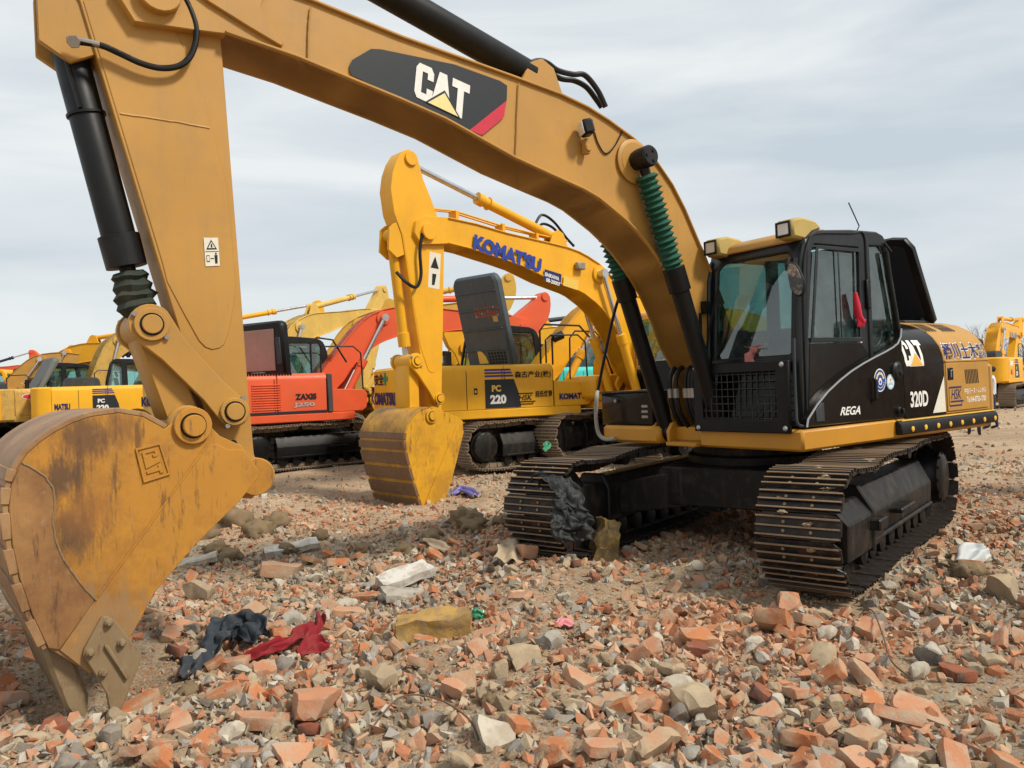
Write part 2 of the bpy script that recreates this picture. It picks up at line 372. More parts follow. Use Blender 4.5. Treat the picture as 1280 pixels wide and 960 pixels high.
# ------------------------------------------------------------------ the near machine's frame (surveyed from the photograph)
RCW = np.array([[-0.82507, 0.56491, -0.01143], [-0.56496, -0.82512, 0.00099], [-0.00887, 0.00727, 0.99993]])
RLOC = np.array([2.54079, 8.20612, CAM_H - 1.67698])
def lp(px, py, ax, val):
    """pixel of the photograph -> point on the plane (axis ax = val) of the near machine's own frame"""
    d = RCW.T @ (CAMW @ np.array([(px - 640) / FPX, 1, (480 - py) / FPX])); o = RCW.T @ (np.array([0, 0, CAM_H]) - RLOC)
    return o + (val - o[ax]) / d[ax] * d
def ly(pts, y): return [(lambda q: (q[0], q[2]))(lp(px, py, 1, y)) for px, py in pts]
def l3(pts, ax, val): return [tuple(lp(px, py, ax, val)) for px, py in pts]
def wp(px, py, Y):
    d = CAMW @ np.array([(px - 640) / FPX, 1, (480 - py) / FPX]); return np.array([0, 0, CAM_H]) + d * (Y / d[1])

# ------------------------------------------------------------------ excavator arm profiles, (forward, up) in metres in the machine's frame
FOOT, TIP, HINGE = (0.60, 1.65), (5.72, 4.20), (5.27, 1.19)
BPIN, TAILP, BRKT = (1.79, 3.65), (6.05, 5.30), (2.67, 4.33)
ROD, IDL, BKP, BCT = (5.85, 2.16), (5.39, 1.61), (5.66, 1.545), (6.24, 4.08)
BOOM_LO = [(0.42, 1.50), (0.62, 1.44), (0.80, 1.60), (0.93, 1.80)] + ly([(872, 430), (860, 395), (845, 360), (825, 327), (812, 309), (798, 292), (782, 276), (764, 261), (748, 248), (729, 237), (690, 219.5), (643, 198), (557, 150), (500, 125), (440, 100.5), (371, 72)], .25) + [(5.33, 4.04), (5.56, 4.02)]
BOOM_NOSE = [(5.86, 4.0), (5.97, 4.18), (5.92, 4.36), (5.76, 4.45)]
BOOM_UP = [(5.3, 4.46), (4.73, 4.405), (4.07, 4.30), (3.07, 4.19), (2.59, 4.13), (2.3, 4.07), (2.06, 3.99), (1.77, 3.87), (1.49, 3.69), (1.3, 3.50), (1.15, 3.29), (0.9, 2.85), (0.66, 2.4), (0.46, 1.98), (0.38, 1.68)]
STICK = ly([(99.7, 0), (199.4, 330), (230, 430), (256, 512), (280, 575)], .17) + [(5.38, 1.05), (5.27, 1.03), (5.17, 1.12)] + ly([(318, 568), (311, 491), (299, 330), (275, 27)], .17) + [(5.44, 4.42), (5.62, 4.75), (5.80, 5.05), (5.92, 5.36), (6.0, 5.43), (6.1, 5.44), (6.2, 5.38), (6.3, 5.2), (6.36, 5.0), (6.38, 4.75), (6.30, 4.4)]
DOUBLER = ly([(104, 0), (203, 328), (209, 352), (230, 392), (249, 426), (257, 434), (266, 437), (275, 435), (281, 430), (287, 412), (291, 390), (295, 362), (293, 330), (284, 234), (255, 120), (226, 52), (200, 0)], .17)
BY = 0.62
BYAW, BCX = R(4.5), 5.35                                      # the worn pins let the near bucket sit a little askew
def lyb(pts):
    q = []; c, s_ = math.cos(-BYAW), math.sin(-BYAW); M_ = np.array([[c, -s_, 0], [s_, c, 0], [0, 0, 1]]); ce = np.array([BCX, BY, 0])
    for px, py in pts:
        d = M_ @ (RCW.T @ (CAMW @ np.array([(px - 640) / FPX, 1, (480 - py) / FPX]))); o = M_ @ (RCW.T @ (np.array([0, 0, CAM_H]) - RLOC) - ce) + ce
        p = o + (BY - o[1]) / d[1] * d; q.append((p[0], p[2]))
    return q
BSIDE = lyb([(206, 536), (179, 521), (148, 516), (113, 521), (90, 529), (69, 540), (50, 553), (34, 567), (22, 585), (14, 606), (11, 635), (15, 680), (24, 722), (40, 768), (60, 810)])
BFRONT = lyb([(112, 842), (165, 792), (193, 740), (243, 681), (285, 638), (299, 626), (323, 595), (326, 590), (320, 583), (302, 557), (275, 545), (263, 533), (258, 521), (244, 512), (227, 514), (217, 528)])
HEELP = lyb([(26.6, 578), (45, 588), (55, 595), (62, 604), (67, 614), (68, 625), (67, 640), (66, 657), (72, 683), (79, 698), (88, 712), (103, 732), (119, 749), (74, 812), (60, 810), (40, 768), (24, 722), (15, 680), (11, 635), (14, 606)])
BARP = lyb([(119, 749), (259, 556), (270, 555), (285, 562), (303, 562), (320, 586), (323, 595), (299, 626), (243, 681), (193, 740), (165, 792), (112, 842), (74, 812)])
CUTTER = lyb([(125, 770), (131, 768), (140, 772), (158, 794), (176, 817), (160, 858), (151, 881), (147, 888), (135, 887), (131, 865), (117, 841), (102, 817), (104, 808)])
TOOTHP = lyb([(54, 806), (66, 800), (84, 803), (100, 838), (114, 872), (113, 907), (98, 909), (84, 890), (68, 850)])
EAR = lyb([(240, 532)])[0]
def _sp(px, py): x, z = lyb([(px, py)])[0]; return (x, BY, z)
BKT = bucket_mat('worn_bucket_paint', (0.47, 0.215, 0.028), 0.3, 0.5, [(_sp(128, 802), .40, (.26, .165, .085), .75), (_sp(90, 668), .15, (.085, .048, .03), .85), (_sp(78, 600), .12, (.085, .048, .03), .85), (_sp(105, 545), .15, (.10, .052, .03), .8), (_sp(112, 640), .16, (.25, .105, .03), .6), (_sp(150, 535), .12, (.15, .07, .03), .6)])
def _e(L): return [(HINGE[0] + .67 * a + .745 * b, HINGE[1] - .745 * a + .67 * b) for a, b in L]
FLATB = dict(side=_e([(-.10, .60), (-.03, .72), (.07, .81), (.20, .87), (.34, .885), (.47, .86), (.60, .80), (.80, .67), (1.0, .53), (1.2, .38), (1.34, .28), (1.42, .22)]), front=_e([(1.47, .06), (1.2, -.07), (.8, -.12), (.4, -.13), (.05, -.13), (-.10, -.07), (-.13, .06), (-.13, .30), (-.16, .44), (-.15, .55)]),
    bar=_e([(1.45, .10), (1.2, -.07), (.8, -.12), (.05, -.13), (.0, .03), (1.28, .27)]), heel=None, cutter=_e([(1.26, .10), (1.36, .22), (1.50, .10), (1.62, -.10), (1.52, -.16), (1.28, -.06)]), tooth=_e([(1.30, .33), (1.44, .31), (1.84, -.01), (1.82, -.05), (1.42, .12)]), ear=BKP, bolts=_e([(1.33, .08), (1.38, .16), (1.42, .0), (1.46, .08)]), rib=_e([(1.42, .10), (1.56, -.08)]))
NEARB = dict(side=BSIDE, front=BFRONT, bar=BARP, heel=HEELP, cutter=CUTTER, tooth=TOOTHP, ear=EAR, bolts=lyb([(133, 776), (149, 801), (110, 813), (126, 838)]), rib=lyb([(129, 803), (156, 845)]))
def rot2(p, c, a):
    x, z = p[0] - c[0], p[1] - c[1]; k, s = math.cos(a), math.sin(a)
    return (c[0] + x * k - z * s, c[1] + x * s + z * k)
def arm(root, P, br=0.0, sr=0.0, kr=0.0, hero=False, far=False):
    """boom, stick, bucket and their rams; br, sr, kr turn boom, stick and bucket from the reference pose"""
    B = lambda p: rot2(p, FOOT, br)
    S = lambda p: rot2(rot2(p, TIP, sr), FOOT, br)
    K = lambda p: S(rot2(p, HINGE, kr))
    bl = lambda L: [B(p) for p in L]
    sl_ = lambda L: [S(p) for p in L]
    kl = lambda L: [K(p) for p in L]
    c3 = lambda p, y: (p[0], y, p[1])
    hw = 0.25
    mb = MB(); mb.prism(bl(BOOM_LO + BOOM_NOSE + BOOM_UP), -hw + .015, hw - .015)
    mb.sweep(bl(BOOM_LO[1:-1]), -hw - .012, hw + .012, .022); mb.sweep(bl(BOOM_UP[:-2]), -hw - .012, hw + .012, .022)
    mb.cyl(c3(B(FOOT), -.33), c3(B(FOOT), .33), .17, 20); mb.cyl(c3(B(TIP), -.30), c3(B(TIP), .30), .13, 20)
    mb.cyl(c3(B(BPIN), -hw - .03), c3(B(BPIN), hw + .03), .17, 24)
    for y in (-.09, .09):
        mb.prism(bl([(2.40, 4.05), (2.95, 4.12), (2.80, 4.40), (2.66, 4.46), (2.54, 4.40)]), y - .02, y + .02)
    boom = mb.build('boom', P['boom'], root, bev=.006)
    # rams that lift the boom
    for sd_ in (1, -1):
        y = .35 * sd_; a = Vector(c3((.90, 1.14), y)); b = Vector(c3(B(BPIN), y)); d = b - a; Lg = d.length
        tt = 0.62 if hero else 1.42 / Lg
        mb = MB(); mb.lathe(a, a + d * tt, [(-.02, .09), (0, .10), (.04, P['rr'] + .0), (.86, P['rr']), (.865, P['rr'] + .018), (1, P['rr'] + .018)], 20)
        mb.cyl(a + Vector((0, -.1, 0)), a + Vector((0, .1, 0)), .10, 18)
        ram = mb.build('boom_cylinder', P['ram'], root, bev=0)
        MB().cyl(a + d * tt, b, .045, 12).cyl(b + Vector((0, -.07, 0)), b + Vector((0, .07, 0)), .085, 18).build('piston_rod', CHROME if not hero else RUBBER, ram)
        if hero:
            n = 17; pr = []
            for i in range(n):
                t0 = i / n; pr += [(t0, .068 if i else .075), (t0 + .5 / n, .108 - .012 * (i % 3 == 1))]
            pr.append((1, .075)); q0, q1 = b - d * .055, a + d * (tt - .015)
            bel = MB().lathe(q0, q1, pr, 18); bel.tf(lambda v: v + Vector((noise.noise(v * 21) * .007, noise.noise(v * 23 + Vector((5, 0, 0))) * .007, 0)))
            bel.build('bellows', BELLOW, ram, ang=20)
    # ram along the boom's back, for the stick
    a, b = Vector(c3(B(BRKT), 0)), Vector(c3(S(TAILP), 0)); d = b - a
    tt = P.get('sct', .58)
    mb = MB(); mb.lathe(a, a + d * tt, [(0, .08), (.03, P['sr']), (.93, P['sr']), (.935, P['sr'] + .025), (1, P['sr'] + .02)], 20); mb.cyl(a + Vector((0, -.07, 0)), a + Vector((0, .07, 0)), .095, 18)
    if not hero: mb.lathe(a + d * tt * .86, a + d * tt * .87, [(0, P['sr'] + .03), (1, P['sr'] + .03)], 16)
    ram = mb.build('stick_cylinder', P['ram2'], root)
    MB().cyl(a + d * tt, b, .05, 12).cyl(b + Vector((0, -.09, 0)), b + Vector((0, .09, 0)), .10, 18).build('piston_rod', CHROME, ram)
    # stick
    sw = .16
    mb = MB(); mb.prism(sl_(STICK), -sw, sw)
    mb.cyl(c3(S(HINGE), -.30), c3(S(HINGE), .30), .115, 22); mb.cyl(c3(S(IDL), -sw - .01), c3(S(IDL), sw + .01), .11, 20)
    mb.cyl(c3(S(TAILP), -.2), c3(S(TAILP), .2), .11, 18)
    for y in (-.12, .12): mb.prism(sl_([(6.20, 3.72), (6.36, 3.82), (6.36, 4.16), (6.28, 4.24), (6.12, 4.3), (6.05, 3.8)]), y - .022, y + .022)
    st = mb.build('stick', P['stick'], root, bev=.005)
    if not far:
        dm = MB()
        for y0, y1 in ((sw - .002, sw + .007), (-sw - .007, -sw + .002)): dm.prism(sl_(DOUBLER), y0, y1)
        dm.build('doubler_plate', P['stick'], st, bev=.004)
    # ram for the bucket
    a, b = Vector(c3(S(BCT), 0)), Vector(c3(S(ROD), 0)); d = b - a; tt = .80 if hero else .88
    mb = MB(); r = P['br']; mb.lathe(a, a + d * tt, [(0, .085), (.02, r), (.87, r), (.875, r + .022), (1, r + .02)], 22); mb.cyl(a + Vector((0, -.09, 0)), a + Vector((0, .09, 0)), .10, 18)
    ram = mb.build('bucket_cylinder', P['ram3'], root)
    MB().cyl(a + d * tt, b, .048, 12).cyl(b + Vector((0, -.10, 0)), b + Vector((0, .10, 0)), .105, 18).build('piston_rod', CHROME if not hero else BLACK, ram)
    if hero:
        pr = [(0, .085), (.12, .115), (.22, .095), (.34, .122), (.46, .100), (.58, .128), (.7, .105), (.82, .122), (1, .09)]
        bt = MB().lathe(a + d * .815, a + d * .955, pr, 20); bt.tf(lambda v: v + Vector((noise.noise(v * 17), noise.noise(v * 19 + Vector((3, 0, 0))), noise.noise(v * 13))) * .018)
        bt.build('cloth_wrap', BOOTD, ram, ang=25)
    # bucket linkage
    for y in (-.245, .245):
        mb = MB(); p, q = Vector(S(ROD)), Vector(S(IDL)); dd = (q - p).normalized(); nn = Vector((-dd.y, dd.x)); poly = []
        for i in range(13):
            an = R(90 + 180 * i / 12); poly.append(p + (dd * math.cos(an) + nn * math.sin(an)) * .125)
        poly.append(p.lerp(q, .28) - nn * .085); poly.append(p.lerp(q, .75) - nn * .08)
        for i in range(13):
            an = R(-90 + 180 * i / 12); poly.append(q + (dd * math.cos(an) + nn * math.sin(an)) * .10)
        poly.append(p.lerp(q, .75) + nn * .085); poly.append(p.lerp(q, .28) + nn * .095)
        mb.prism([(v.x, v.y) for v in poly], y - .028, y + .028)
        s_ = 1 if y > 0 else -1
        for c_, r1, r2 in ((p, .10, .058), (q, .088, .055)):
            mb.cyl((c_.x, y, c_.y), (c_.x, y + s_ * .055, c_.y), r1, 20); mb.cyl((c_.x, y, c_.y), (c_.x, y + s_ * .075, c_.y), r2, 18)
        il = mb.build('idler_link', P['link'], root, bev=.004)
        if not far:
            for c_, r2 in ((p, .058), (q, .055)): MB().cyl((c_.x, y + s_ * .05, c_.y), (c_.x, y + s_ * .0575, c_.y), r2 + .011, 20).build('pin_ring', BLACK, il)  # dark ring drawn for the groove around each pin
            for c_, r1, an in ((p, .10, .6), (p, .10, 3.9), (q, .088, 2.2), (q, .088, 5.2)): bx = (c_.x + math.cos(an) * (r1 + .012), c_.y + math.sin(an) * (r1 + .012)); MB().cyl((bx[0], y, bx[1]), (bx[0], y + s_ * .05, bx[1]), .016, 6).build('bolt', STEEL, il)
    p, q = Vector(S(ROD)), Vector(K(BKP)); dd = (q - p).normalized(); nn = Vector((-dd.y, dd.x))
    mb = MB(); mb.prism([(v.x, v.y) for v in (p + nn * .09, q + nn * .10, q + dd * .06, q - nn * .10, p - nn * .09, p - dd * .08)], -.19, .19)
    mb.cyl(c3(S(ROD), -.21), c3(S(ROD), .21), .11, 20); mb.cyl(c3(K(BKP), -.24), c3(K(BKP), .24), .12, 20)
    mb.build('bucket_link', P['link'], root, bev=.012)
    # bucket
    mats = P['bucket']; G = NEARB if hero else FLATB
    mb = MB(); back = kl(G['side']); full = kl(G['side'] + G['front'])
    for y in (BY - .025, -BY): mb.prism(full, y, y + .025)
    for y in (BY - .02, -BY - .03):
        mb.cyl(c3(K(G['ear']), y), c3(K(G['ear']), y + .05), .105, 22); mb.cyl(c3(K(G['ear']), y - .012), c3(K(G['ear']), y + .08), .062, 20)
    mb.cyl(c3(K(HINGE), -.36), c3(K(HINGE), .36), .118, 22)
    bk = mb.build('bucket', [mats[0]], root, bev=.004)
    if not far: MB().cyl(c3(K(G['ear']), BY + .025), c3(K(G['ear']), BY + .0315), .073, 22).build('pin_ring', BLACK, bk)
    if hero:
        cy_, sy_ = math.cos(BYAW), math.sin(BYAW); bk.rotation_euler = (0, 0, BYAW); bk.location = (BCX - (BCX * cy_ - BY * sy_), BY - (BCX * sy_ + BY * cy_), 0)
    MB().sweep(back, -BY, BY + .002, .028).build('bucket_shell', mats[3], bk, bev=.004)
    for y in (BY - .002, -BY - .012):
        (MB().prism(kl(HEELP), y, y + .014).build('wear_plate', mats[1], bk, bev=.004) if hero else None); MB().prism(kl(G['bar']), y, y + .014).build('side_bar', mats[0] if y > 0 or not hero else mats[0], bk, bev=.003)
    for i in (range(8, 14) if hero else range(4, 11)):                                   # wear strips across the heel
        p, q = Vector(back[i]), Vector(back[i + 1]); p, q = p.lerp(q, .12), p.lerp(q, .86)
        dd = (q - p).normalized(); nn = Vector((-dd.y, dd.x))
        MB().prism([tuple(v) for v in (p, q, q + nn * (.042 if hero else .05), p + nn * (.042 if hero else .05))], -BY - .012, BY + .012).build('wear_strip', mats[3] if hero else mats[1], bk, bev=.004)
    if hero:
        wp_ = smooth_path([(x, BY + .013, z) for x, z in HEELP[:13]] + [(BARP[0][0], BY + .013, BARP[0][1])], 4); wm = MB(); wm.tube([tuple(p + Vector((noise.noise(p * 40), 0, noise.noise(p * 41))) * .004) for p in wp_], .005, 6); wm.build('weld_seam', TOOTH, bk)
        wp_ = smooth_path([(x, BY + .010, z) for x, z in (BARP[0], BARP[1])], 20); wm = MB(); wm.tube([tuple(p + Vector((noise.noise(p * 40), 0, noise.noise(p * 41))) * .003) for p in wp_], .006, 6); wm.build('weld_seam', mats[0], bk)
    for yc in (.50, .25, 0, -.25, -.50):
        tp = kl(G['tooth']); mb = MB()
        mb.prism(tp, yc - .055, yc + .055)
        mb.build('tooth', mats[2], bk, bev=.018)
    for s_ in (1, -1):
        mb = MB(); y = (BY + .012) * s_; mb.prism(kl(G['cutter']), y, y + .032 * s_)
        for px in G['bolts']:
            v = K(px); mb.cyl((v[0], y, v[1]), (v[0], y + .055 * s_, v[1]), .024, 6); mb.cyl((v[0], y, v[1]), (v[0], y + .068 * s_, v[1]), .015, 8)
        a, b = kl(G['rib'])
        mb.box(((a[0] + b[0]) / 2, y + .042 * s_, (a[1] + b[1]) / 2), ((Vector(a) - Vector(b)).length, .025, .018), Matrix.Rotation(-math.atan2(b[1] - a[1], b[0] - a[0]), 3, 'Y'))
        mb.build('side_cutter', mats[2], bk, bev=.005)
    return dict(boom=boom, stick=st, bucket=bk, B=B, S=S, K=K)

# ------------------------------------------------------------------ tracks
_shoe = {}
RJ = random.Random(9)
def shoe_mesh(w, mats):
    k = (w, mats[0].name)
    if k not in _shoe:
        mb = MB(); c = .05
        mb.prism([(-.093, -w / 2 + c), (-.05, -w / 2), (.05, -w / 2), (.093, -w / 2 + c), (.093, w / 2 - c), (.05, w / 2), (-.05, w / 2), (-.093, w / 2 - c)], -.006, .006, 'z')
        for i, x in enumerate((-.072, -.005, .062)):
            mb.prism([(x - .011, .006), (x + .011, .006), (x + .007, .032), (x - .007, .032)], -w / 2 + .004, w / 2 - .004)
            mb.prism([(x - .0072, .0325), (x + .0072, .0325), (x + .005, .037), (x - .005, .037)], -w / 2 + .006, w / 2 - .006, m=1)
        for y in (-.1, .1):
            for x in (-.038, .028): mb.cyl((x, y, .006), (x, y, .018), .013, 6, m=1)
        o = mb.build('track_shoe', mats, None, smooth=False); _shoe[k] = o.data; bpy.data.objects.remove(o)
    return _shoe[k]
def track_path(hl):
    r = .44; cx = hl - r - .03; zc = .495; P = []
    P += [(-cx + .25, .05), (cx - .35, .05), (cx - .1, .065)]
    for i in range(13): P.append((cx + r * math.cos(R(-80 + 160 * i / 12)), zc + r * math.sin(R(-80 + 160 * i / 12))))
    P += [(cx - .5, .885), (.62, .945), (.25, .93), (-.2, .925), (-.62, .955), (-cx + .4, .93)]
    for i in range(13): P.append((-cx + r * math.cos(R(95 + 160 * i / 12)), zc + r * math.sin(R(95 + 160 * i / 12))))
    return P + [P[0]]
def tracks(root, P, off=(0, 0), rz=0.0, hl=2.1, gauge=2.38, w=.62, solo=True, drop=0.0):
    pts = [Vector(p) for p in track_path(hl)]; seg = [0]
    for i in range(len(pts) - 1): seg.append(seg[-1] + (pts[i + 1] - pts[i]).length)
    n = round(seg[-1] / .19); pitch = seg[-1] / n; spots = []
    for k in range(n):
        s_ = k * pitch; i = max(j for j in range(len(seg) - 1) if seg[j] <= s_); t = (s_ - seg[i]) / (seg[i + 1] - seg[i])
        p = pts[i].lerp(pts[i + 1], t)
        d0 = (pts[i + 1] - pts[i]).normalized(); spots.append((p, d0))
    for k in range(n):                                         # tangent smoothed over the neighbours
        a, b = spots[(k - 1) % n][0], spots[(k + 1) % n][0]; spots[k] = (spots[k][0], (b - a).normalized())
    rm = Matrix.Rotation(rz, 4, 'Z'); FR = P['frame']; cx = hl - .47
    for sd_ in (1, -1):
        c = rm @ Vector((0, gauge / 2 * sd_, 0)) + Vector((off[0], off[1], -drop))
        mb = MB()
        sec = [(-.17, .26), (.20, .26), (.21, .50), (.10, .72), (-.10, .72), (-.18, .6)]
        mb.prism([(y * sd_, z) for y, z in sec], -cx + .42, cx - .62, 'x')
        mb.prism([(y * sd_, z) for y, z in [(-.14, .24), (.23, .24), (.24, .53), (.12, .66), (-.12, .66), (-.15, .5)]], cx - .95, cx + .02, 'x')   # recoil guard round the idler
        mb.prism([(y * sd_, z) for y, z in [(-.19, .22), (.245, .22), (.25, .55), (.13, .75), (-.12, .75), (-.2, .6)]], cx - .66, cx - .6, 'x')
        mb.bb(-cx + .5, cx - .65, min(.20 * sd_, .235 * sd_), max(.20 * sd_, .235 * sd_), .27, .31)
        mb.bb(-.05, .42, min(.2 * sd_, .32 * sd_), max(.2 * sd_, .32 * sd_), .43, .475); mb.bb(.9, 1.12, min(.2 * sd_, .32 * sd_), max(.2 * sd_, .32 * sd_), .40, .49)
        tr = mb.build('track', FR, root, bev=.012, ang=18); tr.location = c; tr.rotation_euler = (0, 0, rz)
        for x in (-1.05, -.75, -.45, -.15, .15, .45, .75, 1.0):
            MB().lathe((x, -.16, .19), (x, .16, .19), [(0, .075), (.02, .10), (.3, .10), (.32, .075), (.68, .075), (.7, .10), (.98, .10), (1, .075)], 14).build('track_roller', FR, tr)
        for x in (-.62, .62): MB().lathe((x, -.1, .87), (x, .16, .87), [(0, .05), (.4, .05), (.42, .075), (1, .075)], 12).build('carrier_roller', FR, tr)
        MB().lathe((cx, -.11, .495), (cx, .11, .495), [(0, .20), (.1, .36), (.3, .37), (.32, .40), (.68, .40), (.7, .37), (.9, .36), (1, .2)], 28).build('idler_wheel', FR, tr, ang=30)
        sp = MB(); T = []
        for i in range(42):
            an = 2 * math.pi * i / 42; r_ = .415 if i % 2 else .355; T.append((-cx + r_ * math.cos(an), .495 + r_ * math.sin(an)))
        sp.prism(T, -.035, .035); sp.lathe((-cx, -.02, .495), (-cx, .26 * sd_, .495), [(0, .30), (.55, .30), (.7, .27), (.9, .27), (1, .22)], 26)
        for i in range(12):
            an = 2 * math.pi * i / 12; x, z = -cx + .25 * math.cos(an), .495 + .25 * math.sin(an); sp.cyl((x, .22 * sd_, z), (x, .25 * sd_, z), .018, 6)
        sp.build('sprocket', P.get('sprk', FR), tr, bev=0)
        ch = MB()
        for p, d in spots:
            nrm = Vector((d.y, -d.x)); q = p - nrm * .055
            for y in (-.075, .075): ch.box((q.x, y, q.y), (.17, .035, .085), Matrix.Rotation(-math.atan2(d.y, d.x), 3, 'Y'))
        ch.build('link_chain', P['shoe'][0], tr, smooth=False)
        if solo:
            me = shoe_mesh(w, P['shoe'])
            for p, d in spots:
                o = bpy.data.objects.new('track_shoe', me); COL.objects.link(o); o.parent = tr
                a = Vector((d.x, 0, d.y)); z = Vector((d.y, 0, -d.x)); y = z.cross(a)
                jx = RJ.gauss(0, .004); p = p + Vector((d.y, -d.x)) * RJ.gauss(0, .0025); o.matrix_local = Matrix(((a.x, y.x, z.x, p.x), (a.y, y.y, z.y, jx), (a.z, y.z, z.z, p.y), (0, 0, 0, 1)))
        else:
            mb = MB()
            for p, d in spots:
                nrm = Vector((d.y, -d.x)); rt_ = Matrix.Rotation(-math.atan2(d.y, d.x), 3, 'Y')
                mb.box((p.x, 0, p.y), (.184, w, .014), rt_)
                for k in (-.07, 0, .07): q = p + d * k + nrm * .02; mb.box((q.x, 0, q.y), (.018, w, .03), rt_, m=1)
            tag(mb.build('track_belt', P['shoe'], tr, smooth=False), kind='stuff')
    mb = MB(); o2 = Vector((off[0], off[1], -drop))
    for sx in (1, -1):
        for sy in (1, -1):
            mb.prism([(.25, .42), (gauge / 2 - .12, .30), (gauge / 2 - .12, .62), (.25, .80)], 0, .36, 'x', fn=lambda v, sx=sx, sy=sy: (sx * (.28 + v[0] + .20 * (abs(v[1]) - .25)), sy * v[1], v[2]))
    mb.prism([(-.62, .42), (.62, .42), (.75, .60), (.62, .80), (-.62, .80), (-.75, .60)], -.7, .7, 'x')
    mb.tf(lambda v: rm @ v + o2)
    mb.lathe((0, 0, .76), (0, 0, 1.03), [(0, .68), (.45, .68), (.46, .62), (.8, .62), (.81, .66), (1, .66)], 40)
    mb.build('undercarriage', FR, root, bev=.01, ang=30)

# ------------------------------------------------------------------ cab, house and the rest of the upper body
def fx(v):                                                    # lean of the cab's front face
    x, y, z = v
    k = np.interp(z, [1.2, 1.95, 2.62, 2.86, 2.95], [0, -.03, -.08, -.17, -.26]); return (x + k, y, z)
CAB_SIDE = [(.95, 1.22), (.93, 1.95), (.88, 2.60), (.82, 2.78), (.74, 2.88), (.62, 2.93), (.1, 2.972), (-.33, 2.985), (-.43, 2.96), (-.49, 2.90), (-.56, 2.62), (-.63, 2.3), (-.68, 1.98), (-.69, 1.22)]
WIN_A = [(.66, 2.80), (.70, 2.74), (.80, 1.97), (.77, 1.935), (.02, 1.94), (-.005, 1.96), (-.03, 2.77), (0.0, 2.81)]
WIN_B = [(-.195, 2.84), (-.45, 2.85), (-.50, 2.6), (-.57, 2.3), (-.615, 2.02), (-.55, 1.89), (-.44, 1.855), (-.195, 1.80)]
def cab(root, P, hero=False):
    fr = P['cab']; mb = MB()
    for y0, y1 in ((1.215, 1.27), (.21, .265)): mb.prism(CAB_SIDE, y0, y1, holes=[WIN_A, WIN_B])
    oy = [(.21, 1.22), (1.27, 1.22), (1.27, 2.84), (1.20, 2.90), (.28, 2.90), (.21, 2.84)]
    hole = [(.33, 1.85), (1.16, 1.85), (1.16, 2.68), (1.10, 2.75), (.39, 2.75), (.33, 2.68)]
    hole2 = [(.30, 1.30), (1.18, 1.30), (1.18, 1.78), (.30, 1.78)]
    mb.prism(oy, .90, .95, 'x', holes=[hole, hole2], fn=fx)
    mb.prism([(.25, 1.22), (1.24, 1.22), (1.24, 2.93), (.25, 2.93)], -.66, -.62, 'x', holes=[[(.33, 2.0), (1.16, 2.0), (1.10, 2.85), (.39, 2.85)]], fn=lambda v: (v[0] + max(0, v[2] - 1.9) * .19, v[1], v[2]))
    mb.prism([(.66, 2.91), (.1, 2.975), (-.36, 2.985), (-.42, 2.94), (.66, 2.87)], .24, 1.24)
    mb.bb(-.62, .9, .24, 1.24, 1.2, 1.26)
    c = mb.build('cab', fr, root, bev=.014, ang=40)
    g = P.get('glass', GLASS)
    MB().prism(WIN_A, 1.235, 1.243).build('side_window', g, c, smooth=False); MB().prism(WIN_B, 1.235, 1.243).build('rear_side_window', g, c, smooth=False)
    MB().prism(WIN_A, .232, .240).build('side_window', g, c, smooth=False); MB().prism(WIN_B, .232, .240).build('rear_side_window', g, c, smooth=False)
    MB().prism(hole, .918, .926, 'x', fn=fx).build('windscreen', P.get('glassf', GLASSF), c, smooth=False)
    MB().prism(hole2, .918, .926, 'x', fn=fx).build('lower_front_window', GLASSD, c, smooth=False)
    MB().prism([(.33, 2.0), (1.16, 2.0), (1.10, 2.85), (.39, 2.85)], -.645, -.637, 'x', fn=lambda v: (v[0] + max(0, v[2] - 1.9) * .19, v[1], v[2])).build('rear_window', g, c, smooth=False)
    mb = MB(); mb.bb(-.35, .22, .50, .98, 1.62, 1.76); mb.prism([(-.30, 1.72), (-.18, 1.72), (-.30, 2.36), (-.42, 2.36)], .52, .96); mb.prism([(-.34, 2.38), (-.26, 2.38), (-.31, 2.58), (-.40, 2.58)], .62, .86)
    mb.bb(-.25, .1, .6, .9, 1.26, 1.62); mb.build('seat', SEAT, c, bev=.03)
    mb = MB(); mb.bb(-.3, .45, .99, 1.16, 1.3, 1.86); mb.bb(-.3, .45, .32, .49, 1.3, 1.86); mb.bb(.55, .8, .30, .44, 1.5, 2.12)
    for y in (.42, 1.07): mb.tube([(.36, y, 1.84), (.42, y, 2.02)], .014, 6); mb.lathe((.42, y, 2.0), (.44, y, 2.1), [(0, .02), (.5, .03), (1, .015)], 8)
    mb.build('control_console', INTER, c, bev=.012)
    MB().prism([(.30, 1.26), (1.18, 1.26), (1.18, 1.66), (.30, 1.66)], .60, .64, 'x').build('dark_window_backing', BACKING, c)  # added dark panel that stops bright ground showing through the lower window
    return c
SEC = [(1.335, 1.20), (1.335, 1.72), (1.325, 1.80), (1.295, 1.89), (1.235, 1.98), (1.15, 2.06), (1.03, 2.12), (.88, 2.16), (.70, 2.18)]
SECB = [(1.335, 1.20), (1.335, 1.93), (1.325, 1.99), (1.29, 2.04), (1.22, 2.07), (.9, 2.08), (.70, 2.085)]
def section(sec): return sec + [(-y, z) for y, z in reversed(sec)]
def on_hood(x, s, sec=None, lift=.004):
    """point on the left flank of the hood, s metres along its cross-section from the sill"""
    sec = sec or SEC; acc = 0
    for i in range(len(sec) - 1):
        a, b = Vector(sec[i]), Vector(sec[i + 1]); l = (b - a).length
        if acc + l >= s or i == len(sec) - 2:
            t = (s - acc) / l; p = a.lerp(b, t); d = (b - a) / l; nn = Vector((d.y, -d.x)); p = p + nn * lift; return Vector((x, p.x, p.y))
        acc += l
